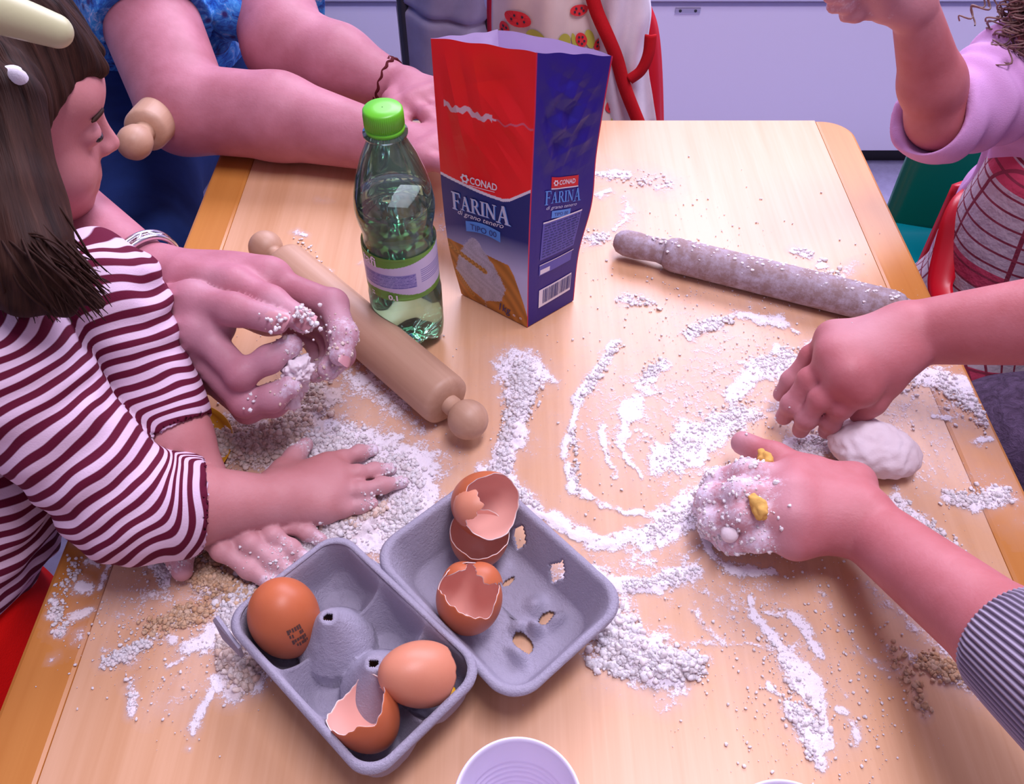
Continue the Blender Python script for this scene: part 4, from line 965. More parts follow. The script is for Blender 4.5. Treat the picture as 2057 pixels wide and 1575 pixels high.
V_, F_ = ringmesh('lip', [(shrink(lipo, -0.0002), HR-0.0050), (shrink(lipo, -0.0008), HR-0.001), (shrink(lipo, 0.0010), HR+0.0012), (shrink(lipo, 0.0035), HR+0.0008)], M['pulp'], carton)
lp = mesh('rim', [cpt(*p_) for p_ in V_], F_, M['pulp'], carton); solid(lp, 0.0014, 0)
# lid half, lying open on its back beyond the hinge
hg = 0.004; Lx = 0.140; Wx = 0.099; HL = 0.040
cenL = (P(768, 1085, HL)+P(1237, 1205, HL)+P(1030, 1020, HL)+P(1005, 1375, HL))/4+np.array([-0.003, 0.002, 0]); cenL[2] = TZ
OL = cenL-uL*Lx/2-vL*Wx/2
def lpt(u, v, z): return OL+uL*u+vL*v+np.array([0, 0, 1.0])*z
base = dens(rrect(Lx, Wx, 0.020), 0.0018)
def shl(d): return shrink(base, d, Lx, Wx)
loops = [(shl(-0.003), HL-0.0030), (shl(-0.0035), HL-0.0008), (shl(-0.002), HL+0.0008), (shl(0.0003), HL)]
nw = 16
for k in range(1, nw+1): loops.append((shl(0.0003+0.012*k/nw), HL-(HL-0.006)*k/nw))
loops += [(shl(0.0155), 0.0035), (shl(0.020), 0.0022)]
for k in range(1, 24): loops.append((shl(0.020+0.00125*k), 0.0022))
polyn = len(base)
def lloc(px, py): q_ = P(px, py, 0.003)-OL; return float(q_@uL), float(q_@vL)
holes_ = [(lloc(1050, 1293), 0.0085, 0.0060), (lloc(1098, 1243), 0.0040, 0.0075), (lloc(1022, 1168), 0.0022, 0.0055)]
def wallskip(j, i, n):
    p_ = base[i]
    if j >= 3+nw:
        q_ = (np.array(loops[j][0][i])+np.array(loops[j+1][0][(i+1) % n]))/2
        for (hu, hv_), a_, b_ in holes_:
            if ((q_[0]-hu)/a_)**2+((q_[1]-hv_)/b_)**2 < 1: return True
    if p_[1] > Wx-0.004 and 4 <= j <= 3+nw:
        z = HL-(HL-0.006)*(j-3.5)/nw
        for uc in (Lx*0.33, Lx*0.64):
            if abs(p_[0]-uc)/0.0085+abs(z-0.021)/0.0125 < 1: return True
    return False
V_, F_ = ringmesh('lid', loops, None, None, skip=wallskip, close_center=True)
V_ = np.array(V_)
(h1u, h1v), (h2u, h2v) = lloc(1050, 1293), lloc(1098, 1243)
hp = 0
for (cu0, cv0, su, sv0, am) in (((h1u+h2u)/2, (h1v+h2v)/2, 0.005, 0.004, 0.013), (h1u-0.010, h1v+0.006, 0.005, 0.006, 0.008), (h1u+0.004, h1v-0.009, 0.007, 0.0035, 0.009), (h2u-0.012, h2v, 0.006, 0.007, 0.008), (h2u+0.006, h2v+0.004, 0.0035, 0.008, 0.008)):
    hp = hp+am*np.exp(-(((V_[:, 0]-cu0)/su)**2+((V_[:, 1]-cv0)/sv0)**2))
V_[:, 2] += np.where(V_[:, 2] < 0.02, hp, 0)
V_[:, 2] += 0.0007*(vn2(V_[:, 0], V_[:, 1], 250, 6)-0.5)
ld = mesh('lid', [lpt(*p_) for p_ in V_], F_, M['pulp'], carton, label='shallow lid half with two lozenge holes'); solid(ld, 0.0018, 0)
# hinge strip
hv = []; hf = []
for i in range(41):
    f = i/40; A_ = cpt(0.016+(LC-0.034)*f, WC-0.002, HR+0.0003); B_ = lpt(0.016+(Lx-0.034)*f, 0.0005, HL-0.001)
    for w_, dz in ((0, 0), (0.33, -0.003), (0.67, -0.003), (1, 0)): hv.append(A_+(B_-A_)*w_+np.array([0, 0, dz]))
for i in range(40):
    for k in range(3): hf.append((i*4+k, (i+1)*4+k, (i+1)*4+k+1, i*4+k+1))
hm = mesh('hinge', hv, hf, M['pulp'], carton); solid(hm, 0.0015, 0)
# loose tab standing off the left corner
tabp = [cpt(-0.006, -0.001+0.0, HR-0.002), cpt(0.022, -0.003, HR-0.004), cpt(0.022, -0.004, HR-0.016), cpt(0.002, -0.005, HR-0.016), cpt(-0.008, -0.003, HR-0.006)]
tm = mesh('closing_tab', tabp, [(0, 1, 2, 3, 4)], M['pulp'], carton, smooth=False); solid(tm, 0.0022, 0)

# ================================================================== EGGS
def eggr(t_, L_=0.029, W_=0.0215):          # profile: t 0 at the pointed end, pi at the blunt end
    z = -L_*math.cos(t_); r = W_*math.sin(t_)*(1-0.10*math.cos(t_)*-1 if False else 1+0.09*(-math.cos(t_))*1.0); return r, z
def shell(name, label, cen, axis, cut, mat_, seed, jag=0.16, whole=False, group=None, parent=None, tilt=None, scale=1.0, cat='eggshell', asobj=False):
    # axis points from the closed end through the opening; cut = polar angle (from the closed end) where the shell breaks off
    rs = np.random.RandomState(seed); n = 96; m_ = 44
    prof = np.zeros(n); a = np.arange(n)/n*2*math.pi
    for f, am in ((1, .5), (2, .6), (3, .5), (5, .6), (8, .5), (13, .35), (21, .25)): prof += am*np.sin(f*a+rs.uniform(0, 6.28))
    tri = np.interp(a, np.linspace(0, 2*math.pi, 15), np.r_[rs.uniform(-1.2, 1.2, 14), [0]]); tri[-1] = tri[0]
    cutv = cut+jag*(prof*0.35+tri*0.7); cutv = np.clip(cutv, 0.5, math.pi-0.05)
    if whole: cutv[:] = math.pi
    V = []; F_ = []; mi = []
    for layer, off in ((0, 0.0), (1, -0.0006)):
        for j in range(m_+1):
            for i in range(n):
                t_ = cutv[i]*j/m_; r, z = eggr(max(t_, 1e-3)); s_ = scale*(1+off/0.022); V.append((r*s_*math.cos(a[i]), r*s_*math.sin(a[i]), z*s_))
        if whole: break
    N1 = (m_+1)*n
    for j in range(m_):
        for i in range(n):
            k = (i+1) % n; F_.append((j*n+i, j*n+k, (j+1)*n+k, (j+1)*n+i)); mi.append(0)
            if not whole: F_.append((N1+j*n+i, N1+(j+1)*n+i, N1+(j+1)*n+k, N1+j*n+k)); mi.append(1)
    if not whole:
        for i in range(n): k = (i+1) % n; F_.append((m_*n+i, m_*n+k, N1+m_*n+k, N1+m_*n+i)); mi.append(2)
    Mx = frame(np.array(axis, float)); V = np.array(V)@Mx.T+np.array(cen)
    o = mesh(name, V, F_, [mat_, M['egginside'], M['eggrim']], parent, matidx=mi)
    if parent is None: tag(o, label, cat, group)
    elif label: o['label'] = label
    return o
# whole egg, blunt end up, in the far left cell
ex = P(573, 1245, 0.034); ex[2] = TZ+0.0345
wax = np.array([-0.10, 0.20, 1.0])
we = shell('egg', 'whole brown egg with a dark stamp in the tray, left corner of the carton', ex, wax, 3, M['egg'], 1, whole=True, cat='egg', scale=1.06)
sp = []; sf2 = []                            # stamp: small dark code patch facing the viewer
Mx = frame(wax)
def onegg(lat, lon, k_=1.0):
    r, z = eggr(lat); s_ = 1.06*k_; return (np.array([r*s_*math.cos(lon), r*s_*math.sin(lon), z*s_])@Mx.T)+ex
tgt = P(590, 1285, 0.02)-ex; loc = tgt@Mx; lon0 = math.atan2(loc[1], loc[0])
rs = np.random.RandomState(8)
for r_ in range(4):
    for c_ in range(6):
        if rs.rand() < 0.25: continue
        la = 2.0-r_*0.15; lo2 = lon0-0.16+c_*0.075+r_*0.02; w2, h2 = 0.068*rs.uniform(.6, 1), 0.13*rs.uniform(.6, 1); o_ = len(sp)
        sp += [onegg(la, lo2, 1.008), onegg(la, lo2+w2, 1.008), onegg(la-h2, lo2+w2, 1.008), onegg(la-h2, lo2, 1.008)]; sf2.append((o_, o_+1, o_+2, o_+3))
stm = mesh('ink_stamp', sp, sf2, M['stamp'], None, smooth=False); stm.parent = we; stm['label'] = 'dark printed code stamp'
# open egg in the middle of the lid, broken crown up
c1 = P(942, 1206, 0.036); s1 = shell('broken_egg', 'upright brown eggshell with its crown smashed in, in the middle of the lid', c1, (0.10, 0.02, 1.0), 2.12, M['egg'], 22, 0.17, scale=1.02)
shell('shell_fragment', None, c1, (-0.62, -0.50, -0.85), 0.62, M['egg'], 31, 0.12, parent=s1, scale=1.0)
shell('shell_fragment', None, c1+np.array([0.002, 0.002, -0.004]), (0.55, -0.75, -0.80), 0.50, M['egg'], 33, 0.12, parent=s1, scale=0.96)
# two nested halves at the far end of the lid
c2 = P(963, 1076, 0.033); shell('broken_egg', 'lower brown half eggshell with jagged rim, holding another, far end of the lid', c2, (0.08, 0.10, 1.0), 1.70, M['egg'], 41, 0.10, scale=0.98)
c3 = P(978, 1014, 0.055); s3 = shell('broken_egg', 'open half eggshell showing its pale pink lining, topmost at the far end', c3, (0.60, -0.62, 0.62), 1.78, M['egg'], 44, 0.11, scale=1.10)
shell('shell_fragment', None, c3+np.array([0.0015, -0.004, 0.002]), (0.62, 0.35, -0.55), 0.62, M['eggpale'], 45, 0.16, parent=s3, scale=0.98)
# pale shell lying upside down and dark half shell in the near cells
c4 = P(843, 1354, 0.046); s4 = shell('broken_egg', 'pale cracked eggshell lying face down in the near right cell of the tray', c4, (0.80, 0.22, -0.50), 2.15, M['eggpale'], 52, 0.10, scale=0.93)
c5 = P(730, 1432, 0.041); s5 = shell('broken_egg', 'dark reddish half eggshell lying open in the nearest cell of the tray', c5, (-0.42, 0.34, 0.84), 1.85, M['egg'], 61, 0.16, scale=0.97)
shell('shell_fragment', None, c5+np.array([-0.0015, -0.0015, -0.002]), (-0.45, -0.25, 0.85), 1.25, M['eggpale'], 64, 0.10, parent=s5, scale=0.95)
# crack lines on the pale shell
Mx4 = frame(np.array((0.22, -0.42, -0.80)))
yv = Body(); yv.ell(P(888, 1392, 0.033), (0.009, 0.007, 0.003)); yV, yF = yv.build(0.0012); tag(mesh('egg_yolk_smear', yV, yF, M['yolk']), 'small smear of yellow egg yolk in the near right cell of the tray', 'egg yolk')

# ================================================================== CUPS AND YELLOW DISH
def cup(name, label, cpx, cpy, cz, r_):
    c_ = P(cpx, cpy, cz); x, y = c_[0], c_[1]; h_ = cz
    prof = [(0.001, 0.0012), (r_*0.60, 0.0012), (r_*0.64, 0.0), (r_*0.67, 0.001)]
    n_ = 44
    for k in range(n_+1):
        f = k/n_; prof.append((r_*(0.67+0.28*f)+(0.0007 if (k % 4) < 2 and f < 0.7 else 0), 0.002+(h_-0.006)*f))
    prof += [(r_*0.965, h_-0.003), (r_, h_-0.0025), (r_*1.012, h_-0.001), (r_*1.0, h_), (r_*0.965, h_-0.0003), (r_*0.945, h_-0.0015)]
    for k in range(n_, -1, -1):
        f = k/n_; prof.append((r_*(0.655+0.28*f)+(0.0007 if (k % 4) < 2 and f < 0.7 else 0), 0.0026+(h_-0.006)*f))
    prof += [(r_*0.50, 0.0022), (r_*0.48, 0.0030), (r_*0.30, 0.0030), (r_*0.28, 0.0022), (0.001, 0.0022)]
    o = lathe_loc(name, prof, M['cup'], (x, y, TZ+0.0005), (x, y, TZ+1), None, 96, caps=False); tag(o, label, 'cup'); return o
cup('plastic_cup', 'white ribbed plastic cup cut by the lower edge beside the egg carton', 1040, 1612, 0.068, 0.0345)
cup('plastic_cup', 'white plastic cup of which only the rim peeps in at lower right', 1590, 1706, 0.068, 0.0345)
yd = P(352, 908); 
tag(lathe_loc('yellow_dish', [(0.001, 0.0008), (0.040, 0.0008), (0.045, 0.0022), (0.0475, 0.0060), (0.0470, 0.0062), (0.0440, 0.0034), (0.039, 0.0022), (0.001, 0.0022)], M['yellowpl'], (yd[0], yd[1], TZ+0.0006), (yd[0], yd[1], TZ+1), None, 72, caps=False), 'shallow mustard yellow dish half buried in crumbs behind the arm of the child', 'dish')

# ================================================================== PEOPLE
def hand(B, wrist, palm, fingers, thumb, r_w, r_p, r_f, r_t, k=0.007):
    # palm: knuckle list index..little; fingers: joint lists after each knuckle; thumb: joints from the wrist side
    for i, kn in enumerate(palm):
        B.cone(wrist, kn, r_w*0.82, r_p, 0.012)
        f0, f1 = r_f[i]; finger(B, [kn]+list(fingers[i]), f0, f1, 0.004)
    for i in range(len(palm)-1): B.cone(palm[i], palm[i+1], r_p*0.95, r_p*0.95, 0.010)
    B.chain(thumb, [r_w*0.75]+[r_t*1.15]+[r_t]*(len(thumb)-3)+[r_t*0.86], 0.008)
def stick_bits(V, fl, n, parent, seed, mat_, lab, zmin=-1, r1=0.0017):
    rs = np.random.RandomState(seed); w_ = np.clip(fl-0.30, 0, None)**2*(V[:, 2] > zmin); idx = rs.choice(len(V), n, p=w_/w_.sum()); VV = []; FF = []
    for k, i in enumerate(idx):
        r_ = 0.0004+(r1-0.0004)*rs.rand()**3; VV.append(IV*(1+rs.uniform(-.35, .35, (len(IV), 1)))*r_*rs.uniform(0.6, 1.3, 3)+V[i]); FF.append(IF+k*len(IV))
    return mesh('dough_bits', np.concatenate(VV), np.concatenate(FF), mat_, parent, smooth=False, kind='stuff', label=lab)
def person(label, loc): return thing('person', label, 'person', loc)

# ---------------------------------------------------------------- A: child in the striped top
pa = person('child with brown hair in a maroon and white striped top, both hands spread in crumbs', (-0.43, 0.40, 0))
A = Body()
shR, elR, wrR = P(10, 745, 0.150), P(262, 1018, 0.060), P(552, 1010, 0.025)
shL, elL, wrL = P(200, 610, 0.140), P(300, 790, 0.085), P(438, 1040, 0.024)
A.cone(shR, elR, 0.031, 0.029, 0.02).cone(elR, elR+(wrR-elR)*0.35, 0.029, 0.0298, 0.01).cone(elR+(wrR-elR)*0.35, wrR, 0.0298, 0.0200, 0.01)
# right hand, palm down, fingers to the right
kn = [P(660, 938, 0.016), P(672, 962, 0.017), P(668, 992, 0.016), P(652, 1022, 0.014)]
fg = [[P(690, 922, 0.015), P(722, 910, 0.010), P(748, 904, 0.007)], [P(716, 952, 0.017), P(752, 946, 0.011), P(784, 942, 0.007)],
      [P(722, 986, 0.016), P(768, 975, 0.011), P(808, 968, 0.007)], [P(690, 1022, 0.013), P(722, 1016, 0.010), P(748, 1012, 0.007)]]
hand(A, P(572, 1000, 0.021), kn, fg, [P(556, 975, 0.020), P(570, 945, 0.016), P(592, 918, 0.012), P(614, 893, 0.009)], 0.0185, 0.0098, [(0.0066, 0.0052), (0.0068, 0.0052), (0.0066, 0.0052), (0.0060, 0.0048)], 0.0072)
A.ell(P(610, 985, 0.018), (0.032, 0.026, 0.013), k=0.01)
# head
hc = np.array([-0.372, 0.565, TZ+0.225]); fw = np.array([0.866, 0.396, -0.305]); fw /= np.linalg.norm(fw)
upv = np.array([0.263, 0.160, 0.952]); upv -= fw*np.dot(upv, fw); upv /= np.linalg.norm(upv); lf_ = np.cross(upv, fw); HS = 0.88
HR_ = np.stack([fw, lf_, upv], 1)
def hp_(x, y, z): return hc+HS*(fw*x+lf_*y+upv*z)
def he(c, r, k=0.012, sub=False): A.ell(hp_(*c), np.array(r)*HS, HR_, k*HS, sub)
he((-0.012, 0, 0.030), (0.086, 0.070, 0.078)); he((0.022, 0, -0.025), (0.056, 0.054, 0.066), 0.02); he((0.040, 0, -0.060), (0.032, 0.034, 0.026), 0.015)
he((0.044, 0.030, -0.032), (0.026, 0.024, 0.027)); he((0.044, -0.030, -0.032), (0.026, 0.024, 0.027)); he((0.056, 0, 0.035), (0.025, 0.045, 0.026), 0.02)
A.cone(hp_(0.074, 0, 0.006), hp_(0.086, 0, -0.018), 0.0055*HS, 0.0080*HS, 0.010); 
for s_ in (-1, 1):
    A.ball(hp_(0.080, s_*0.008, -0.020), 0.0055*HS, 0.006); A.ball(hp_(0.080, s_*0.025, 0.004), 0.010*HS, 0.010, True); A.ball(hp_(0.064, s_*0.028, 0.004), 0.0125*HS, 0.003)
    A.ell(hp_(0.0, s_*0.072, -0.006), np.array((0.017, 0.008, 0.026))*HS, HR_, 0.006); A.ball(hp_(0.004, s_*0.082, -0.004), 0.010*HS, 0.004, True)
A.cone(hp_(0.070, -0.013, -0.043), hp_(0.070, 0.013, -0.043), 0.0065*HS, 0.0065*HS, 0.007); A.cone(hp_(0.067, -0.011, -0.054), hp_(0.067, 0.011, -0.054), 0.0070*HS, 0.0070*HS, 0.006)
A.ball(hp_(0.054, 0, -0.078), 0.014*HS, 0.014)
nk0 = np.array([-0.405, 0.455, TZ+0.145]); A.cone(nk0, hp_(-0.02, 0, -0.05), 0.033, 0.034, 0.02)
# trunk, hips and legs of the child
pel = np.array([-0.455, 0.30, TZ-0.10]); mid = (nk0+pel)/2+np.array([0, 0, 0.0])
for a_, b_, r0_, r1_ in ((nk0-np.array([0.01, 0.01, 0.04]), mid, 0.046, 0.062), (mid, pel, 0.062, 0.070)): A.cone(a_, b_, r0_, r1_, 0.03)
A.cone(shR, nk0-np.array([0, 0.02, 0.035]), 0.031, 0.036, 0.02)
A.group()
A.cone(shL, elL, 0.034, 0.027, 0.02).cone(elL, elL+(wrL-elL)*0.35, 0.026, 0.0265, 0.01).cone(elL+(wrL-elL)*0.35, wrL, 0.026, 0.0180, 0.01)
# left hand under the right forearm
kl = [P(398, 1066, 0.021), P(448, 1060, 0.023), P(498, 1050, 0.021), P(540, 1036, 0.017)]
fl_ = [[P(446, 1106, 0.022), P(500, 1142, 0.014), P(547, 1172, 0.009)], [P(502, 1092, 0.023), P(548, 1126, 0.015), P(588, 1154, 0.009)],
       [P(548, 1076, 0.020), P(584, 1102, 0.014), P(616, 1126, 0.009)], [P(586, 1056, 0.015), P(618, 1070, 0.011), P(644, 1084, 0.008)]]
hand(A, P(440, 1020, 0.026), kl, fl_, [P(405, 1045, 0.024), P(372, 1078, 0.022), P(358, 1110, 0.016), P(366, 1146, 0.011)], 0.0175, 0.0085, [(0.0072, 0.0062), (0.0072, 0.0060), (0.0068, 0.0056), (0.0060, 0.0050)], 0.0090)
A.cone(shL, nk0-np.array([0, 0.0, 0.045]), 0.029, 0.030, 0.02)
aV, aF = A.build(0.0018)
ab = mesh('body', aV, aF, M['skin_child'], pa, label='face, arms and floury hands')
tipsA = [(f[-1], 0.020, 0.75) for f in fg+fl_]+[(f[1], 0.018, 0.40) for f in fg+fl_]+[(P(612, 893, 0.01), 0.026, 0.75), (P(362, 1120, 0.014), 0.030, 0.7), (P(560, 1120, 0.02), 0.03, 0.65), (P(500, 1120, 0.02), 0.03, 0.45)]
fA = flour_at(aV, tipsA); attr(ab, 'flour', fA); stick_bits(aV, fA, 420, pa, 5, M['crumb'], 'bits of dough sticking to the fingers', TZ+0.008, 0.0014)
for s_ in (-1, 1):
    e_ = Body(); e_.ell(hp_(0.0715, s_*0.027, 0.0015), np.array((0.0065, 0.011, 0.0042))*HS, HR_); v_, f_ = e_.build(0.0010); mesh('eye', v_, f_, M['eye'], pa)
    pts_ = smoothpath([hp_(0.074, s_*0.016, 0.020), hp_(0.077, s_*0.028, 0.024), hp_(0.068, s_*0.042, 0.020)], 5); v_, f_ = tube(pts_, [0.0008]+[0.0017]*(len(pts_)-2)+[0.0006], 6); mesh('eyebrow', v_, f_, M['hair'], pa)
e_ = Body(); e_.cone(hp_(0.0735, -0.010, -0.0440), hp_(0.0735, 0.010, -0.0440), 0.0042*HS, 0.0042*HS).cone(hp_(0.0705, -0.009, -0.0530), hp_(0.0705, 0.009, -0.0530), 0.0047*HS, 0.0047*HS, 0.002); v_, f_ = e_.build(0.0009); mesh('lips', v_, f_, M['lip'], pa)
# striped top
Cb = Body(); cfR = P(352, 985, 0.055); cfL = P(296, 765, 0.088)
folds = []
def striped(Bd, h, fn, stripe, name='striped_top', lbl=None):
    V_, F_ = Bd.build(h); 
    return V_, F_
Cb.cone(shR+np.array([-.004, 0, .002]), elR+np.array([0, 0, .001]), 0.044, 0.0385, 0.02).cone(elR, elR+(wrR-elR)*0.30, 0.0395, 0.0385, 0.01)
Cb.cone(nk0-np.array([0.0, 0.0, 0.03]), mid, 0.062, 0.082, 0.03).cone(mid, pel+np.array([0, 0.0, 0.12]), 0.084, 0.094, 0.03)
Cb.cone(shR, nk0-np.array([0, 0.02, 0.03]), 0.043, 0.052, 0.03)
Cb.cone(nk0-np.array([0, 0, 0.02]), nk0+(hp_(-0.02, 0, -0.05)-nk0)*0.35, 0.046, 0.042, 0.02)
dR = (wrR-elR)/np.linalg.norm(wrR-elR); dL = (wrL-elL)/np.linalg.norm(wrL-elL)
endR = elR+(wrR-elR)*0.36; Cb.cone(endR, endR+dR*0.045, 0.0325, 0.034, 0.002, True)
cutR = endR+dR*0.018; Cb.ball(cutR+dR*0.06, 0.060, 0.002, True)
Cb.ball(pel+np.array([0, 0, -0.32]), 0.385, 0.004, True)
Cb.group(); Cb.cone(shL, elL, 0.042, 0.0345, 0.02).cone(elL, elL+(wrL-elL)*0.20, 0.0345, 0.0340, 0.01).cone(shL, nk0-np.array([0, 0, 0.03]), 0.042, 0.048, 0.03)
endL = elL+(wrL-elL)*0.16; Cb.cone(endL, endL+dL*0.045, 0.0290, 0.031, 0.002, True); Cb.ball(endL+dL*0.072, 0.060, 0.002, True)
cV, cF = Cb.build(0.0021)
# garment coordinates: arc length along arms and trunk
def along(V_, a, b): d_, t_ = segdist(V_, a, b); dd_ = np.array(b)-np.array(a); return d_, (V_-np.array(a))@dd_/np.linalg.norm(dd_)
d1, s1_ = along(cV, shR, elR); d2, s2_ = along(cV, elR, wrR); d3, s3_ = along(cV, shL, elL); d4, s4_ = along(cV, elL, wrL); d5, s5_ = along(cV, nk0, pel)
LR = np.linalg.norm(elR-shR); LL = np.linalg.norm(elL-shL)
dist = np.stack([d1-0.045, d2-0.038, d3-0.042, d4-0.035, d5-0.085], 1); sv_ = np.stack([s1_, LR+s2_, s3_, LL+s4_, -s5_+0.0], 1)
wts = np.exp(-(dist-dist.min(1, keepdims=True))/0.0022); wts /= wts.sum(1, keepdims=True); sc_ = (wts*sv_).sum(1)
# folds: ridges running round the sleeves, displaced along the normal
me_tmp = bpy.data.meshes.new('tmp'); me_tmp.from_pydata(cV.tolist(), [], cF.tolist()); me_tmp.update()
nrm = np.array([v.normal[:] for v in me_tmp.vertices]); bpy.data.meshes.remove(me_tmp)
def vn3(V_, sc, seed):
    off = Vector((seed*3.1, seed*1.7, seed*0.9)); return np.array([mn.noise(Vector(v)*sc+off) for v in V_])
n1 = vn3(cV, 16, 2); n2 = vn3(cV*np.array([1, 1, 1]), 38, 5); n3 = vn3(cV, 9, 7)
foldv = np.sin((sc_+n1*0.020)*2*math.pi/0.024)*0.0020*(0.4+np.abs(n3)*1.6)+n2*0.0035+n1*0.004
cuffm = np.minimum(np.clip((np.linalg.norm(cV-endR, axis=1)-0.040)/0.04, 0.0, 1), np.clip((np.linalg.norm(cV-endL, axis=1)-0.036)/0.04, 0.0, 1))
cV2 = cV+nrm*(foldv*cuffm)[:, None]
st = mesh('striped_top', cV2, cF, M['stripe'], pa, label='maroon and white striped short-sleeved top'); attr(st, 'stripe', (sc_+n1*0.010+n2*0.003)/0.0098)
# red trousers
Rb = Body(); Rb.cone(pel+np.array([0.005, 0.0, 0.06]), pel+np.array([0.015, -0.01, -0.05]), 0.090, 0.100, 0.02)
for s_ in (-1, 1): Rb.cone(pel+np.array([0.0, s_*0.045, -0.02]), np.array([-0.44, 0.30+s_*0.06, 0.04]), 0.066, 0.045, 0.02)
rV, rF = Rb.build(0.004); mesh('red_trousers', rV, rF, M['redcloth'], pa, label='bright red trousers')
for s_ in (-1, 1):
    Sb = Body(); Sb.ell((-0.415, 0.30+s_*0.06, 0.028), (0.075, 0.032, 0.026)).ell((-0.46, 0.30+s_*0.06, 0.035), (0.04, 0.028, 0.032), k=0.01); v_, f_ = Sb.build(0.004); mesh('shoe', v_, f_, M['darkcloth'], pa)
# hair cap, fringe and long locks
Hb = Body()
Hb.ell(hp_(-0.018, 0, 0.036), np.array((0.096, 0.080, 0.086))*HS, HR_, 0.01)
Hb.ell(hp_(-0.050, 0, -0.020), np.array((0.060, 0.078, 0.075))*HS, HR_, 0.02)
Hb.ell(hp_(0.062, 0, -0.035), np.array((0.072, 0.095, 0.090))*HS, HR_, 0.012, True)
Hb.ell(hp_(-0.002, -0.080, 0.05), np.array((0.040, 0.018, 0.045))*HS, HR_, 0.02)
Hb.cone(hp_(0.035, -0.020, 0.088), hp_(0.078, -0.016, 0.056), 0.024*HS, 0.007*HS, 0.015)
Hb.cone(hp_(0.035, 0.020, 0.088), hp_(0.078, 0.015, 0.058), 0.024*HS, 0.007*HS, 0.015)
Hb.chain([PD(20, 200, 0.53), P(20, 440, 0.235), P(58, 530, 0.225), P(128, 612, 0.205)], [0.020, 0.030, 0.022, 0.007], 0.02)
Hb.chain([hp_(-0.070, -0.050, -0.02), P(-20, 430, 0.24), P(30, 600, 0.215)], [0.036, 0.026, 0.008], 0.02)
Hb.chain([P(20, 440, 0.235), P(100, 530, 0.215), P(200, 610, 0.195)], [0.018, 0.013, 0.004], 0.01)
hV, hF = Hb.build(0.0022)
rel = (hV-hc)@HR_/HS
azm = np.arctan2(rel[:, 1], rel[:, 0]+0.02); 
str_ = np.sin(azm*46+rel[:, 2]*60+6*np.sin(rel[:, 2]*30))*0.0007+np.sin(azm*17+rel[:, 2]*25)*0.0012
ho = mesh('hair', hV+(hV-hc)/np.linalg.norm(hV-hc, axis=1)[:, None]*str_[:, None], hF, M['hair'], pa, label='dark brown hair falling over the cheek')
a_ = ho.data.attributes.new('hv', 'FLOAT_VECTOR', 'POINT'); a_.data.foreach_set('vector', np.stack([azm*22, rel[:, 2]*14, rel[:, 0]*10], 1).astype(np.float32).ravel())
rs = np.random.RandomState(14); parts_ = []
for k in range(260):                        # separate strands hanging over the cheek and the shoulder
    y_ = -0.062-0.016*rs.rand(); x_ = rs.uniform(-0.085, -0.035); p0 = P(rs.uniform(-20, 40), rs.uniform(330, 470), 0.25); e = P(rs.uniform(0, 225), rs.uniform(520, 650), rs.uniform(0.190, 0.210))
    m1 = (p0+e)/2+np.array([rs.uniform(-.004, .012), rs.uniform(-.02, .0), rs.uniform(.0, .02)])
    pts_ = smoothpath([p0, m1, e], 6); parts_.append(tube(pts_, [0.0008]*(len(pts_)-2)+[0.0005, 0.0002], 4))
v_, f_ = joinlists(parts_); so = mesh('hair_strands', v_, f_, M['hair'], pa, kind='stuff')
# clip and hair tie
clb = Body(); q0, q1 = PD(-10, 20, 0.475), PD(112, 62, 0.495); clb.cone(q0, q1, 0.0125, 0.0095, 0.004); clb.cone(q0+np.array([0, 0, .012]), q1+np.array([-.01, 0, .010]), 0.005, 0.004, 0.003, True)
v_, f_ = clb.build(0.0015); cl = mesh('hair_clip', v_, f_, M['clip'], pa, label='cream and lime hair clip')
e_ = Body()
for k in range(9): e_.ball(PD(rs.uniform(-5, 38), rs.uniform(150, 172), rs.uniform(0.52, 0.535)), rs.uniform(0.0055, 0.0085), 0.003)
v_, f_ = e_.build(0.0014); mesh('hair_tie', v_, f_, M['whitecloth'], pa, label='fluffy white and red hair tie')
e_ = Body(); e_.chain([PD(-5, 186, 0.53), PD(20, 188, 0.53), PD(40, 170, 0.53), PD(44, 152, 0.53)], [0.0030]*4, 0.002); v_, f_ = e_.build(0.0012); mesh('hair_tie_edge', v_, f_, M['redtape'], pa)

# ---------------------------------------------------------------- C: adult with cupped hands
pc = person('adult behind the striped child, holding cupped doughy hands over the table', (-0.62, 0.66, 0))
C = Body()
w1, w2 = P(268, 628, 0.105), P(300, 552, 0.105)
el1, el2 = np.array([-0.47, 0.575, TZ+0.13]), np.array([-0.46, 0.66, TZ+0.13])
C.chain([np.array([-0.62, 0.60, TZ+0.30]), el1, w1], [0.050, 0.042, 0.0245], 0.015); C.cone(np.array([-0.62, 0.60, TZ+0.30]), np.array([-0.66, 0.66, TZ+0.32]), 0.06, 0.08, 0.03)
# right (near) hand: back towards the viewer, fingers curled away
k1 = [P(398, 662, 0.108), P(382, 692, 0.090), P(380, 722, 0.074), P(385, 745, 0.060)]
f1 = [[P(484, 752, 0.092), P(540, 722, 0.098), P(585, 694, 0.102)], [P(492, 808, 0.070), P(545, 800, 0.074), P(582, 776, 0.080)],
      [P(497, 822, 0.052), P(550, 812, 0.052), P(590, 790, 0.058)], [P(500, 812, 0.040), P(540, 800, 0.038), P(575, 785, 0.040)]]
hand(C, P(290, 640, 0.100), k1, f1, [P(325, 618, 0.112), P(385, 600, 0.124), P(470, 622, 0.126), P(555, 645, 0.124)], 0.024, 0.0165, [(0.0118, 0.0086), (0.0118, 0.0088), (0.0110, 0.0082), (0.0098, 0.0075)], 0.0112, 0.006)
C.ell(P(420, 655, 0.104), (0.020, 0.013, 0.014), k=0.012)
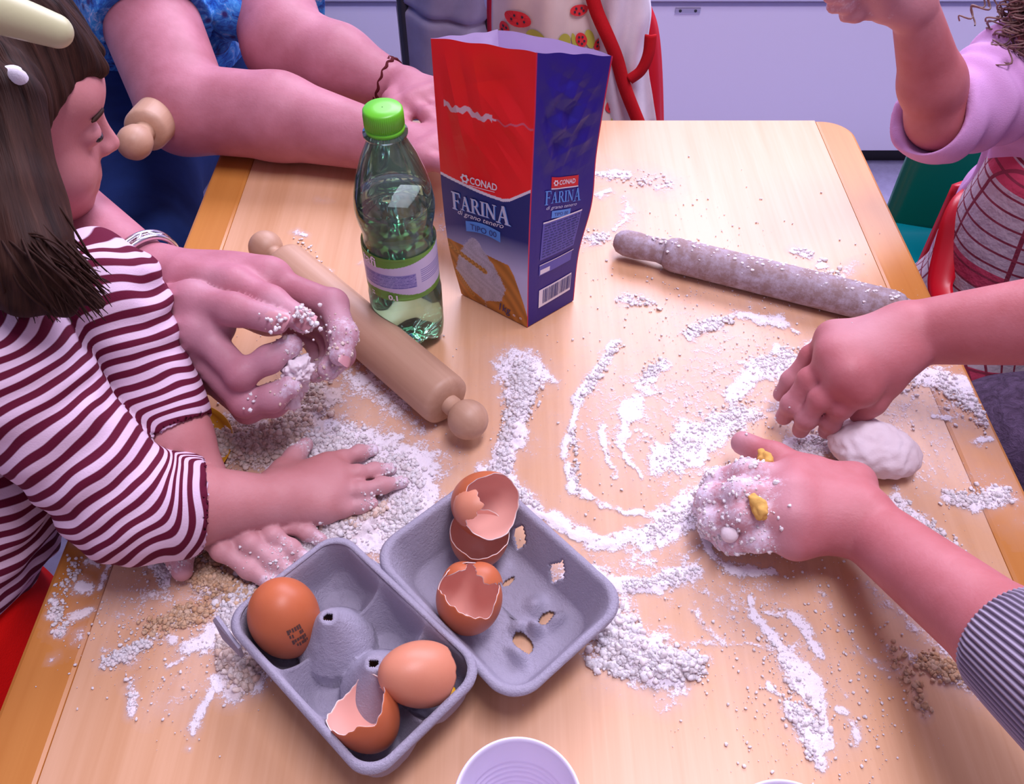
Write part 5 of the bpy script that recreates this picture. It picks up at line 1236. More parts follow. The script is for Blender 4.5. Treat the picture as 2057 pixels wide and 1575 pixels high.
# left (far) hand: palm towards the viewer, fingers curled towards the viewer
C.group(); C.chain([np.array([-0.62, 0.72, TZ+0.30]), el2, w2], [0.050, 0.042, 0.0250], 0.015); C.cone(np.array([-0.62, 0.72, TZ+0.30]), np.array([-0.66, 0.66, TZ+0.32]), 0.06, 0.08, 0.03)
k2 = [P(540, 565, 0.112), P(545, 590, 0.094), P(545, 612, 0.078), P(540, 630, 0.064)]
f2 = [[P(668, 612, 0.106), P(690, 672, 0.102), P(684, 712, 0.096)], [P(672, 650, 0.090), P(685, 712, 0.080), P(660, 742, 0.078)],
      [P(662, 668, 0.074), P(668, 728, 0.060), P(634, 748, 0.062)], [P(640, 690, 0.058), P(640, 730, 0.048), P(608, 745, 0.050)]]
hand(C, P(330, 560, 0.105), k2, f2, [P(370, 560, 0.116), P(470, 572, 0.124), P(545, 606, 0.122), P(610, 645, 0.118)], 0.025, 0.0170, [(0.0125, 0.0088), (0.0120, 0.0088), (0.0110, 0.0082), (0.0100, 0.0076)], 0.0108, 0.006)
C.ell(P(450, 560, 0.108), (0.045, 0.024, 0.016), k=0.015)
V_, F_ = C.build(0.0018); cbod = mesh('body', V_, F_, M['skin_adult'], pc, label='cupped hands and forearms')
tips = [(f[-1], 0.022, 0.85) for f in f1[:3]+f2]+[(f[1], 0.026, 0.40) for f in f1+f2]+[(P(555, 645, .12), 0.020, 0.75), (P(612, 645, .12), 0.018, 0.85), (P(410, 580, .13), 0.018, 0.45), (P(430, 690, .1), 0.04, 0.38), (f2[0][1], .035, .75)]
fC = flour_at(V_, tips); attr(cbod, 'flour', fC); stick_bits(V_, fC, 420, pc, 6, M['crumb2'], 'dough stuck to the fingers', -1, 0.0016)
M['nail'] = plain('fingernail', (0.56, 0.26, 0.29), 0.3)
nail(P(555, 645, 0.124), P(470, 622, 0.126), (0.05, -0.5, 1), 0.0094, M['nail'], pc); nail(P(610, 645, 0.118), P(545, 606, 0.122), (0.0, -0.5, 1), 0.0092, M['nail'], pc)
nail(f2[0][2], f2[0][1], (1, -0.3, 0.5), 0.0080, M['nail'], pc)
# bangle
bp = []; wd = (w2-el2)/np.linalg.norm(w2-el2); Mx = frame(wd); cb_ = w2-wd*0.004
for rr, off in ((0.0315, 0.0), (0.0322, -0.006)):
    bp.append(tube([cb_+wd*off+(Mx[:, 0]*math.cos(a)+Mx[:, 1]*math.sin(a))*rr for a in np.linspace(0, 2*math.pi, 61)], 0.0024, 10))
bp.append(tube([cb_+wd*(-0.003+0.003*math.sin(a*9))+(Mx[:, 0]*math.cos(a)+Mx[:, 1]*math.sin(a))*0.0322 for a in np.linspace(0, 2*math.pi, 181)], 0.0017, 8))
v_, f_ = joinlists(bp); tag(mesh('bangle', v_, f_, M['silver']), 'shiny twisted silver bangle on the wrist behind the cupped hands', 'bangle')
dk = Body(); dk.cone(P(596, 742, 0.085), P(588, 800, 0.055), 0.011, 0.006, 0.004)
rs = np.random.RandomState(31)
for k in range(26): 
    f = rs.rand(); dk.ball(P(600-14*f+rs.normal(0, 5), 722+100*f, 0.088-0.04*f+rs.normal(0, .003)), rs.uniform(0.002, 0.0062)*(1.2-0.6*f), 0.0025)
v_, f_ = dk.build(0.0011); n_ = np.array([mn.noise(Vector(q_)*190)+0.7*mn.noise(Vector(q_)*420) for q_ in v_]); cc = v_.mean(0); dv = v_-cc; dv[:, 2] *= 0.4; v_ = v_+dv/np.linalg.norm(dv, axis=1)[:, None]*(n_*0.0042)[:, None]; tag(mesh('dough_scrap', v_, f_, M['dough']), 'ragged scrap of pale dough hanging from the cupped fingers', 'dough')
bits = []
for c_, n_ in ((P(556, 642, .134), 12), (P(604, 630, .130), 22), (P(624, 655, .124), 10), (f1[0][2], 14), (P(500, 640, .112), 4), (P(684, 668, .110), 8), (P(655, 640, .108), 2), (P(506, 806, .08), 8)):
    for k in range(n_):
        r_ = rs.uniform(0.0006, 0.0019); q_ = c_+rs.normal(0, 0.0042, 3)*np.array([1.2, 1, .5]); bits.append(((IV*(1+rs.uniform(-.3, .3, (len(IV), 1)))*r_+q_).tolist(), IF.tolist()))
v_, f_ = joinlists(bits); mesh('dough_bits', v_, f_, M['crumb'], pc, kind='stuff', label='bits of dough stuck to the finger tips')
# dark clothes of that adult
Db = Body(); Db.cone((-0.80, 0.74, TZ+0.42), (-0.80, 0.74, TZ-0.20), 0.13, 0.15, 0.05)
Db.chain([(-0.74, 0.62, TZ+0.36), (-0.60, 0.585, TZ+0.27), el1-np.array([0.02, 0, 0])], [0.075, 0.062, 0.053], 0.03); Db.chain([(-0.74, 0.80, TZ+0.36), (-0.60, 0.72, TZ+0.27), el2-np.array([0.02, 0, 0])], [0.075, 0.062, 0.053], 0.03)
for s_ in (-1, 1): Db.cone((-0.80, 0.74+s_*0.08, TZ-0.20), (-0.79, 0.74+s_*0.09, 0.05), 0.085, 0.055, 0.04)
v_, f_ = Db.build(0.006); mesh('dark_clothes', v_, f_, M['darkcloth'], pc)

# ---------------------------------------------------------------- B: adult in blue floral short sleeves
pb = person('adult in blue floral short sleeves and jeans, both forearms reaching behind the flour bag', (-0.50, 1.15, 0))
Bb = Body()
e1 = PD(372, 205, 0.985); e1 = P(372, 218, 0.052); wrb1 = P(790, 292, 0.040); s1b = PD(262, -60, 1.02)
Bb.chain([s1b, e1], [0.058, 0.050], 0.02); Bb.chain([e1, P(560, 235, 0.050), wrb1], [0.047, 0.046, 0.029], 0.012)
e2 = P(575, 92, 0.062); wrb2 = P(806, 178, 0.040); s2b = PD(500, -110, 1.12)
Bb.chain([s2b, e2], [0.058, 0.050], 0.02); Bb.chain([e2, P(680, 130, 0.055), wrb2], [0.050, 0.044, 0.024], 0.012)
for wv, d_ in ((wrb1, P(860, 296, 0.058)), (wrb2, P(862, 196, 0.058))):
    dd = d_-wv; dd /= np.linalg.norm(dd); sd = np.cross(dd, [0, 0, 1]); kk = [wv+dd*0.070+sd*y for y in (-0.026, -0.008, 0.010, 0.026)]
    ff_ = [[q_+dd*0.036-np.array([0, 0, .006]), q_+dd*0.058-np.array([0, 0, .016]), q_+dd*0.070-np.array([0, 0, .026])] for q_ in kk]
    s_ = -1 if wv is wrb1 else 1
    hand(Bb, wv+dd*0.012, kk, ff_, [wv+dd*0.02, wv+dd*0.035+sd*s_*0.03, wv+dd*0.06+sd*s_*0.042, wv+dd*0.085+sd*s_*0.046-np.array([0, 0, .008])], 0.024, 0.0125, [(0.0095, 0.0075)]*4, 0.0105)
chest = np.array([-0.50, 1.30, TZ+0.38]); Bb.cone(s1b, chest, 0.06, 0.10, 0.04).cone(s2b, chest, 0.06, 0.10, 0.04)
V_, F_ = Bb.build(0.0028); bo = mesh('body', V_, F_, M['skin_adult'], pb, label='bare forearms'); attr(bo, 'flour', np.zeros(len(V_)))
# cord bracelet
wd = (wrb2-e2)/np.linalg.norm(wrb2-e2); Mx = frame(wd); cb_ = P(778, 168, 0.042)
v_, f_ = joinlists([tube([cb_+wd*(o_+0.0012*math.sin(a*14))+(Mx[:, 0]*math.cos(a)*1.0+Mx[:, 1]*math.sin(a))*0.0285 for a in np.linspace(0, 2*math.pi, 121)], 0.0024, 8) for o_ in (-0.003, 0.002)])
tag(mesh('bracelet', v_, f_, M['bracelet']), 'thin dark red cord bracelet on the wrist beside the flour bag', 'bracelet')
# floral blouse
Fb = Body()
Fb.chain([chest, np.array([-0.40, 1.14, TZ+0.15]), P(432, 80, 0.050)], [0.13, 0.085, 0.018], 0.04)
Fb.chain([np.array([-0.40, 1.14, TZ+0.15]), P(470, 20, 0.090)], [0.085, 0.030], 0.03)
Fb.cone(chest, np.array([-0.54, 1.28, TZ-0.02]), 0.14, 0.15, 0.04)
for s_b, e_b, hem in ((s1b, e1, PD(325, 48, 1.0)), (s2b, e2, PD(540, 26, 1.08))):
    dn = (e_b-s_b)/np.linalg.norm(e_b-s_b); hm_ = s_b+dn*np.dot(hem-s_b, dn)
    Fb.group(); Fb.chain([chest, s_b, hm_+dn*0.03], [0.12, 0.070, 0.066], 0.03); Fb.ball(hm_+dn*0.25, 0.25, 0.003, True)
V_, F_ = Fb.build(0.004); n_ = vn3(V_, 22, 3); cc = V_.mean(0)
V_ = V_+(V_-cc)/np.linalg.norm(V_-cc, axis=1)[:, None]*(n_*0.006)[:, None]; mesh('floral_blouse', V_, F_, M['floral'], pb, label='blue floral short-sleeved blouse')
Jb = Body(); Jb.cone((-0.60, 1.26, TZ-0.14), (-0.445, 0.80, TZ-0.125), 0.10, 0.078, 0.03).cone((-0.50, 1.28, TZ-0.14), (-0.56, 0.93, TZ-0.16), 0.10, 0.08, 0.03)
Jb.cone((-0.445, 0.80, TZ-0.125), (-0.47, 0.83, 0.06), 0.074, 0.05, 0.03).cone((-0.56, 0.93, TZ-0.16), (-0.58, 0.96, 0.06), 0.074, 0.05, 0.03).cone((-0.60, 1.28, TZ-0.10), (-0.52, 1.30, TZ-0.10), 0.12, 0.12, 0.04)
V_, F_ = Jb.build(0.006); mesh('jeans', V_, F_, M['jeans'], pb, label='dark blue jeans')
# dark chair behind that adult
dc = thing('chair', 'black chair glimpsed between the two bare forearms', 'chair', (-0.30, 1.5, 0))
sx = PY(515, 110, 1.5)
bm_obj('backrest', boxbm((sx[0]-0.26, 1.485, TZ-0.25), (sx[0]+0.10, 1.515, PY(500, 92, 1.50)[2]), 0.01), M['black'], dc)
bm_obj('seat', boxbm((sx[0]-0.26, 1.50, TZ-0.27), (sx[0]+0.10, 1.66, TZ-0.245), 0.01), M['black'], dc)
for dx in (-0.24, 0.08):
    for y_ in (1.51, 1.64): bm_obj('leg', boxbm((sx[0]+dx-0.012, y_-0.012, 0), (sx[0]+dx+0.012, y_+0.012, TZ-0.268), 0.003), M['darkmetal'], dc)
    
# ---------------------------------------------------------------- E: child in a lilac top and checked apron
pe = person('curly haired child in a lilac top and checked apron, one bare forearm raised', (0.60, 0.80, 0))
Eb = Body()
she, ele, wre = PD(2075, 150, 0.84), PD(1888, 235, 0.815), PD(1838, 22, 0.725)
Eb.chain([she, ele], [0.034, 0.029], 0.015); Eb.chain([ele, ele+(wre-ele)*0.35, wre], [0.0285, 0.0275, 0.0185], 0.01)
hw_ = wre+ray(1800, -20)*0; kk = [PD(1765, -14+i*9, 0.690+0.012*i) for i in range(4)]; kk = [PD(1772, -30, 0.69), PD(1768, -18, 0.70), PD(1770, -4, 0.708), PD(1776, 8, 0.716)]
ff_ = [[PD(1735, -36, .685), PD(1710, -34, .682), PD(1688, -30, .68)], [PD(1725, -18, .695), PD(1695, -12, .69), PD(1668, -8, .69)], [PD(1728, 2, .705), PD(1700, 8, .70), PD(1675, 12, .70)], [PD(1745, 18, .712), PD(1720, 26, .71), PD(1700, 30, .71)]]
hand(Eb, PD(1822, 4, 0.718), kk, ff_, [PD(1825, -15, .71), PD(1800, -45, .695), PD(1775, -60, .69), PD(1752, -66, .685)], 0.0185, 0.0110, [(0.0075, 0.006)]*4, 0.0078)
tc = np.array([0.575, 0.78, TZ+0.09]); tl = np.array([0.59, 0.80, TZ-0.16])
Eb.cone(she, tc, 0.04, 0.06, 0.03).cone(tc, tl, 0.068, 0.078, 0.03); hce = PD(2185, 10, 0.80); Eb.cone(tc+np.array([0, 0, .03]), hce, 0.034, 0.034, 0.02)
Eb.ell(hce, (0.062, 0.066, 0.078), k=0.02); Eb.ell(hce+np.array([-0.045, -0.03, -0.02]), (0.022, 0.022, 0.03), k=0.02)
shf = tc+np.array([0.09, -0.05, 0.03]); Eb.chain([tc, shf, shf+np.array([0.02, -0.05, -0.10]), shf+np.array([-0.04, -0.16, -0.12])], [0.05, 0.034, 0.028, 0.018], 0.02)
for s_ in (-1, 1): Eb.cone(tl+np.array([0, s_*0.04, 0]), (0.475, 0.76+s_*0.045, TZ-0.21), 0.055, 0.042, 0.03); Eb.cone((0.475, 0.76+s_*0.045, TZ-0.21), (0.465, 0.76+s_*0.045, 0.06), 0.040, 0.028, 0.02)
V_, F_ = Eb.build(0.0022); eo = mesh('body', V_, F_, M['skin_right'], pe, label='raised forearm and hand'); attr(eo, 'flour', flour_at(V_, [(kk[1], 0.06, 0.55), (ff_[2][2], 0.05, 0.6)]))
Lb = Body(); Lb.cone(she, ele, 0.052, 0.0405, 0.02).cone(she, tc, 0.052, 0.070, 0.03).cone(tc, tl, 0.076, 0.090, 0.03).chain([tc, shf, shf+np.array([0.012, -0.03, -0.06])], [0.07, 0.048, 0.042], 0.02)
cfe = ele+(wre-ele)*0.02; de = (wre-ele)/np.linalg.norm(wre-ele); ax_ = (ele-she)/np.linalg.norm(ele-she)
nn = (de*0.75+ax_*0.65); nn /= np.linalg.norm(nn)
Lb.cone(ele, ele+ax_*0.006, 0.040, 0.036, 0.01); Lb.ball(ele+nn*(0.12+0.010), 0.12, 0.004, True); Lb.cone(ele-nn*0.01, ele+nn*0.06, 0.031, 0.036, 0.004, True)
V_, F_ = Lb.build(0.0024); d_, t_ = segdist(V_, she, ele); n_ = vn3(V_, 20, 6); cc = (she+ele)/2
me_tmp = bpy.data.meshes.new('tmp'); me_tmp.from_pydata(V_.tolist(), [], F_.tolist()); me_tmp.update(); nrm = np.array([v.normal[:] for v in me_tmp.vertices]); bpy.data.meshes.remove(me_tmp)
V_ = V_+nrm*(np.sin((t_*0.09+n_*0.012)*2*math.pi/0.021)*0.0024*(0.3+t_ < 2)+n_*0.004)[:, None]; mesh('lilac_top', V_, F_, M['lilaccloth'], pe, label='lilac pink short-sleeved top')
v_, f_ = tube(smoothpath([PD(1955, 158, .79), PD(2000, 148, .79), PD(2060, 132, .80), PD(2110, 120, .81)], 5), 0.0075, 8); mesh('navy_strap', v_, f_, M['navycloth'], pe)
# checked apron
t = NT('checked_cotton'); v = t.obj(); sp_ = t.n('ShaderNodeSeparateXYZ'); t.l(v, sp_.inputs[0])
def band(sock, freq, lo, ph=0.0):
    f = t.math('FRACT', t.math('ADD', t.math('MULTIPLY', sock, freq), ph)); return t.math('LESS_THAN', f, lo)
hx_ = t.math('ADD', sp_.outputs[0], t.math('MULTIPLY', sp_.outputs[1], 0.5))
fine = t.math('MAXIMUM', band(hx_, 66, 0.16), band(sp_.outputs[2], 66, 0.16)); big = t.math('MAXIMUM', band(sp_.outputs[2], 9.0, 0.20, 0.35), band(hx_, 9.5, 0.16, 0.2))
c = t.mix(big, (0.50, 0.40, 0.46), (0.48, 0.04, 0.10)); c = t.mix(fine, c, (0.22, 0.02, 0.05)); t.col(c); t.set(Roughness=0.9); t.bump(t.noise(v, 30, 4, 0.6), 0.6, 0.008); M['check'] = t.m
Ap = Body(); Ap.cone(tc+np.array([-0.012, -0.022, -0.055]), tl+np.array([-0.02, -0.03, -0.02]), 0.075, 0.098, 0.03); Ap.cone(tl+np.array([-0.02, -0.03, -0.02]), np.array([0.52, 0.74, TZ-0.24]), 0.095, 0.10, 0.03)
V_, F_ = Ap.build(0.003); n_ = vn3(V_, 18, 9); cc = V_.mean(0); V_ = V_+(V_-cc)/np.linalg.norm(V_-cc, axis=1)[:, None]*(n_*0.009)[:, None]; mesh('checked_apron', V_, F_, M['check'], pe, label='white apron checked in dark red')
v_, f_ = tube(smoothpath([tc+np.array([-0.03, -0.075, 0.045]), tc+np.array([-0.045, -0.095, 0.0]), tc+np.array([-0.05, -0.105, -0.05]), tl+np.array([-0.03, -0.125, 0.06])], 6), 0.008, 8); mesh('apron_edging', v_, f_, M['redtape'], pe, label='dark red edging')
# curls
rs = np.random.RandomState(77); parts_ = []
for k in range(240):
    sx_, sy_ = rs.uniform(2062, 2190), rs.uniform(-130, 70); 
    p0 = PD(sx_, sy_, rs.uniform(0.755, 0.80)); L_ = rs.uniform(0.03, 0.065); rr = rs.uniform(0.004, 0.008); pit = rs.uniform(0.012, 0.020); ph = rs.uniform(0, 6.28)
    dr = np.array([rs.uniform(-.75, .1), rs.uniform(-.3, .2), -1.0]); dr /= np.linalg.norm(dr); Mx = frame(dr); pts_ = []
    for j in range(56):
        s = L_*j/55; a = ph+2*math.pi*s/pit; pts_.append(p0+dr*s+(Mx[:, 0]*math.cos(a)+Mx[:, 1]*math.sin(a))*rr*(0.6+0.6*j/55))
    parts_.append(tube(pts_, 0.0008, 4))
v_, f_ = joinlists(parts_); mesh('curly_hair', v_, f_, M['haircurl'], pe, kind='stuff', label='loose brown curls')
Hb2 = Body(); Hb2.ell(hce+np.array([0.02, 0.015, 0.02]), (0.078, 0.080, 0.085)); V_, F_ = Hb2.build(0.004); n_ = vn3(V_, 60, 2); V_ = V_+(V_-hce)*(n_*0.12)[:, None]; mesh('hair', V_, F_, M['haircurl'], pe)

# ---------------------------------------------------------------- F: adult kneading at the right
pf = person('adult in a grey ribbed sleeve at the right, kneading floury dough with both hands', (0.72, 0.45, 0))
Fh = Body()
wf1 = P(1738, 1058, 0.040); ef1 = P(2110, 1350, 0.105); 
dF = (ef1-wf1)/np.linalg.norm(ef1-wf1); E1 = wf1+dF*0.26; SH1 = np.array([0.74, 0.16, TZ+0.40]); SH2 = np.array([0.80, 0.56, TZ+0.42])
Fh.chain([SH1, E1, wf1+dF*0.14, wf1], [0.035, 0.030, 0.0300, 0.0235], 0.015)
kf = [P(1600, 962, 0.046), P(1592, 1000, 0.050), P(1590, 1040, 0.048), P(1600, 1078, 0.040)]
ffn = [[P(1500, 950, 0.050), P(1440, 968, 0.034), P(1424, 990, 0.018)], [P(1488, 990, 0.052), P(1425, 1002, 0.034), P(1412, 1022, 0.018)],
       [P(1490, 1035, 0.046), P(1432, 1045, 0.030), P(1425, 1062, 0.015)], [P(1522, 1082, 0.036), P(1472, 1088, 0.022), P(1452, 1086, 0.012)]]
hand(Fh, P(1715, 1040, 0.042), kf, ffn, [P(1700, 990, 0.042), P(1640, 955, 0.044), P(1555, 920, 0.036), P(1492, 890, 0.028)], 0.0240, 0.0150, [(0.0102, 0.0086)]*3+[(0.0094, 0.0078)], 0.0108, 0.006)
Fh.ell(P(1655, 1020, 0.044), (0.034, 0.028, 0.015), k=0.014); Fh.ell(P(1715, 965, 0.040), (0.016, 0.014, 0.013), k=0.014)
wf2 = P(1838, 668, 0.082); ef2 = P(2140, 640, 0.130)
dF2 = (ef2-wf2)/np.linalg.norm(ef2-wf2); E2 = wf2+dF2*0.27
Fh.chain([SH2, E2, wf2+dF2*0.16, wf2], [0.045, 0.0410, 0.0395, 0.0250], 0.015)
kg = [P(1728, 778, 0.068), P(1702, 752, 0.076), P(1682, 718, 0.078), P(1676, 682, 0.074)]
fgn = [[P(1690, 818, 0.050), P(1668, 848, 0.030), P(1660, 866, 0.014)], [P(1648, 800, 0.054), P(1620, 842, 0.032), P(1608, 864, 0.014)],
       [P(1625, 762, 0.056), P(1590, 812, 0.034), P(1574, 838, 0.016)], [P(1628, 715, 0.056), P(1588, 764, 0.036), P(1568, 792, 0.020)]]
hand(Fh, P(1812, 676, 0.080), kg, fgn, [P(1805, 712, 0.076), P(1782, 765, 0.064), P(1752, 806, 0.050), P(1728, 832, 0.034)], 0.0245, 0.0140, [(0.0090, 0.0068)]*3+[(0.0082, 0.0064)], 0.0100, 0.006)
Fh.ell(P(1755, 710, 0.079), (0.036, 0.024, 0.015), k=0.014)
Fh.cone(SH1, (0.86, 0.36, TZ+0.38), 0.04, 0.06, 0.03).cone(SH2, (0.86, 0.36, TZ+0.38), 0.04, 0.06, 0.03)
V_, F_ = Fh.build(0.0021); fo_ = mesh('body', V_, F_, M['skin_right'], pf, label='kneading hands and forearms')
tips = [(q_, 0.026, 0.95) for f in ffn for q_ in f[:]]+[(q_, 0.022, 0.40) for f in fgn for q_ in f[1:]]+[(P(1485, 888, 0.03), 0.016, 0.6), (P(1530, 1015, .05), 0.030, 0.8), (P(1720, 660, .09), 0.03, 0.40)]
fF = flour_at(V_, tips); attr(fo_, 'flour', fF); stick_bits(V_, fF, 700, pf, 7, M['crumb'], 'sticky dough caked on the fingers', TZ+0.012, 0.0020)
# ribbed cuff and sleeves
dF = (ef1-wf1)/np.linalg.norm(ef1-wf1); c0f = P(1995, 1228, 0.085); t0 = np.dot(c0f-wf1, dF)+0.022; c0f = wf1+dF*t0; Mx = frame(dF); V_ = []; rib = []; F_ = []
nr_ = 240; kz = 40
for j in range(kz):
    s = -0.004+0.0055*j; rr = 0.0335+0.020*min(1, j/34)**0.8-(0.0012 if j == 0 else 0)
    for i in range(nr_): 
        a = 2*math.pi*i/nr_; q_ = rr+0.0007*math.sin(a*60); V_.append(c0f+dF*s+(Mx[:, 0]*math.cos(a)+Mx[:, 1]*math.sin(a))*q_); rib.append(a*60/(2*math.pi))
for j in range(kz-1):
    for i in range(nr_): F_.append((j*nr_+i, j*nr_+(i+1) % nr_, (j+1)*nr_+(i+1) % nr_, (j+1)*nr_+i))
sl = mesh('ribbed_cuff', V_, F_, M['rib'], pf, label='grey ribbed knit cuff'); attr(sl, 'rib', rib); solid(sl, 0.003, -1)
Wb = Body(); Wb.cone((0.88, 0.36, TZ+0.34), (0.82, 0.44, TZ-0.10), 0.13, 0.15, 0.05); Wb.cone((0.70, 0.56, TZ-0.14), (0.52, 0.555, TZ-0.16), 0.10, 0.080, 0.04); Wb.cone((0.70, 0.40, TZ-0.14), (0.53, 0.40, TZ-0.16), 0.10, 0.080, 0.04)
for y_ in (0.555, 0.40): Wb.cone((0.52, y_, TZ-0.16), (0.54, y_, 0.05), 0.075, 0.05, 0.03)
Wb.chain([(0.86, 0.40, TZ+0.34), SH2, E2+(SH2-E2)*0.30], [0.09, 0.070, 0.060], 0.03)
V_, F_ = Wb.build(0.005); mesh('wool_clothes', V_, F_, M['wool'], pf, label='purple grey woollen clothes')
Ws = Body(); Ws.chain([(0.86, 0.36, TZ+0.34), SH1, E1, wf1+dF*(t0+0.10)], [0.09, 0.066, 0.056, 0.0500], 0.03); V_, F_ = Ws.build(0.004); mesh('knit_sleeve', V_, F_, M['greycloth'], pf, label='grey knitted sleeve')

# dough lumps
db = Body(); db.ell(P(1752, 902, 0.020), (0.029, 0.022, 0.019)); db.ell(P(1800, 920, 0.014), (0.019, 0.016, 0.013), k=0.015).ell(P(1712, 878, 0.014), (0.018, 0.016, 0.013), k=0.015)
V_, F_ = db.build(0.0018); n_ = vn3(V_, 60, 4)+0.7*vn3(V_, 170, 4); cc = V_.mean(0); V_ = V_+(V_-cc)/np.linalg.norm(V_-cc, axis=1)[:, None]*(n_*0.0022)[:, None]; V_[:, 2] = np.maximum(V_[:, 2], TZ+0.0005)
tag(mesh('dough_ball', V_, F_, M['dough']), 'smooth floury lump of dough lying between the two kneading hands', 'dough')
db = Body(); db.ell(P(1478, 1022, 0.020), (0.030, 0.030, 0.018)); db.ell(P(1520, 1000, 0.026), (0.020, 0.024, 0.016), k=0.01); rs = np.random.RandomState(3)
for k in range(30): db.ball(P(rs.uniform(1425, 1530), rs.uniform(965, 1080), rs.uniform(0.012, 0.038)), rs.uniform(0.003, 0.008), 0.004)
V_, F_ = db.build(0.0018); V_[:, 2] = np.maximum(V_[:, 2], TZ+0.0005); tag(mesh('dough_lump', V_, F_, M['dough']), 'sticky dough squeezed under the fingers of the nearer kneading hand', 'dough')
M['yolkdough'] = fabric('yellow_dough', (0.72, 0.44, 0.12), (0.62, 0.34, 0.08), 300)
for grp in (((1538, 922, .050, .0052), (1548, 935, .048, .0038), (1530, 912, .048, .0036), (1544, 928, .053, .003)), ((1520, 1012, .062, .0048), (1528, 1028, .060, .0054), (1514, 1000, .064, .0034), (1532, 1016, .063, .003))):
    yb = Body()
    for (x_, y_, z_, r_) in grp: yb.ball(P(x_, y_, z_), r_, 0.002)
    V_, F_ = yb.build(0.0011); n_ = vn3(V_, 260, 2); cc = V_.mean(0); V_ = V_+(V_-cc)*(n_*0.35)[:, None]; mesh('yellow_dough_bit', V_, F_, M['yolkdough'], pf, label='yellow egg dough stuck between the knuckles')

# ================================================================== CHAIRS AND THINGS BEHIND
def shellsheet(fn, nu, nv, th, name, m_, parent, label=None):
    V_ = [fn(i/nu, j/nv) for i in range(nu+1) for j in range(nv+1)]; F_ = [(i*(nv+1)+j, (i+1)*(nv+1)+j, (i+1)*(nv+1)+j+1, i*(nv+1)+j+1) for i in range(nu) for j in range(nv)]
    o = mesh(name, V_, F_, m_, parent, label=label); solid(o, th, 0); return o
def kid_chair(label, loc, rz, w, hseat, hback, m_, holes=False):
    t_ = thing('child_chair', label, 'chair', loc); R = np.array(Matrix.Rotation(rz, 3, 'Z')); L = np.array(loc)
    def tr(p_): return L+R@np.array(p_)
    def seatf(u, v): x = (u-0.5)*w; y = -0.15+0.28*v; return tr((x*(1-0.08*(1-v)), y, hseat+0.010*math.cos((u-.5)*5)*-1-(0.02*(1-v)**3 if v < .3 else 0)))
    def backf(u, v):
        x = (u-0.5)*w*(1-0.18*v**2); rc_ = 0.0; z = hseat+0.02+(hback-hseat-0.02)*v*(1-0.10*abs(2*u-1)**4); return tr((x, 0.13+0.05*v-0.02*(2*u-1)**2, z))
    shellsheet(seatf, 20, 16, 0.008, 'seat', m_, t_); shellsheet(backf, 20, 20, 0.009, 'backrest', m_, t_)
    for sx_ in (-1, 1):
        v_, f_ = tube([tr((sx_*w*0.47, 0.14, hseat+0.005)), tr((sx_*w*0.46, 0.15, hseat+0.06)), tr((sx_*w*0.42, 0.19, hback-0.01))], 0.009, 10); mesh('side_rail', v_, f_, m_, t_)
        for sy_ in (-0.13, 0.13): v_, f_ = tube([tr((sx_*w*0.42, sy_, hseat-0.005)), tr((sx_*w*0.47, sy_*1.2, 0.0))], 0.011, 10); mesh('leg', v_, f_, M['steel'], t_)
    return t_
gx0 = PY(1781, 420, 1.05)[0]
gc = thing('child_chair', 'green plastic child chair behind the raised elbow', 'chair', (gx0+0.19, 0.95, 0))
zt_g = TZ-0.055
def gback(u, v): return np.array([gx0+0.36*u, 1.05-0.018*math.sin(u*math.pi), TZ-0.245+(zt_g-TZ+0.245)*v])
def gseat(u, v): 
    y = 1.05-0.30*v; z = TZ-0.252+0.02*max(0, 1-v*6)**2; return np.array([gx0+0.36*u, y, z])
shellsheet(gback, 16, 12, 0.010, 'backrest', M['greenpl'], gc, 'dark green back'); 
t = NT('green_plastic_sheen'); t.col((0.0, 0.30, 0.34)); t.set(Roughness=0.28); M['green_sheen'] = t.m  # same green plastic as the back; reflected window light painted into the seat colour
shellsheet(gseat, 16, 16, 0.010, 'seat', M['green_sheen'], gc)
for dx in (0.02, 0.34):
    for y_ in (0.78, 1.03): v_, f_ = tube([(gx0+dx, y_, TZ-0.258), (gx0+dx, y_, 0)], 0.011, 10); mesh('leg', v_, f_, M['steel'], gc)
# red chair of the child in lilac: bent side frame visible
rc2 = thing('child_chair', 'red plastic child chair behind the checked apron', 'chair', (0.55, 0.84, 0))
rpts = [PY(1888, 640, 0.70), PY(1866, 575, 0.735), PY(1878, 500, 0.765), PY(1898, 430, 0.79), PY(1925, 388, 0.81), PY(1968, 372, 0.83), PY(2040, 380, 0.86)]
def rside(u, v):
    P_ = smoothpath(rpts, 6); k = u*(len(P_)-1); i = min(int(k), len(P_)-2); a = P_[i]+(P_[i+1]-P_[i])*(k-i); t_ = P_[i+1]-P_[i]; t_ /= np.linalg.norm(t_)
    inw = np.cross(t_, np.array([0.46, 0.70, -0.54])); inw /= np.linalg.norm(inw); inw = inw*(1 if np.dot(inw, [0.8, 0, -0.4]) > 0 else -1); return a+inw*(0.018+0.010*math.sin(u*3.14))*v+np.array([0, -0.006*math.sin(v*3.14), 0])
shellsheet(rside, 40, 5, 0.009, 'side_frame', M['redpl'], rc2, 'bent red side edge')
def rback(u, v): a = rpts[3]+(rpts[5]-rpts[3])*v; return a+np.array([0.012+0.16*u, 0.03+0.05*u, -0.012])-np.array([0, 0, 0.0])
def rb2(u, v): return np.array([0.510+0.12*u, 0.845+0.02*math.sin(u*3.14), TZ-0.24+0.21*v])
shellsheet(rb2, 14, 14, 0.009, 'backrest', M['redpl'], rc2)
def rs2(u, v): return np.array([0.53+0.11*u, 0.70+0.135*v, TZ-0.29+0.006*math.cos(u*6)])
shellsheet(rs2, 12, 12, 0.009, 'seat', M['redpl'], rc2)
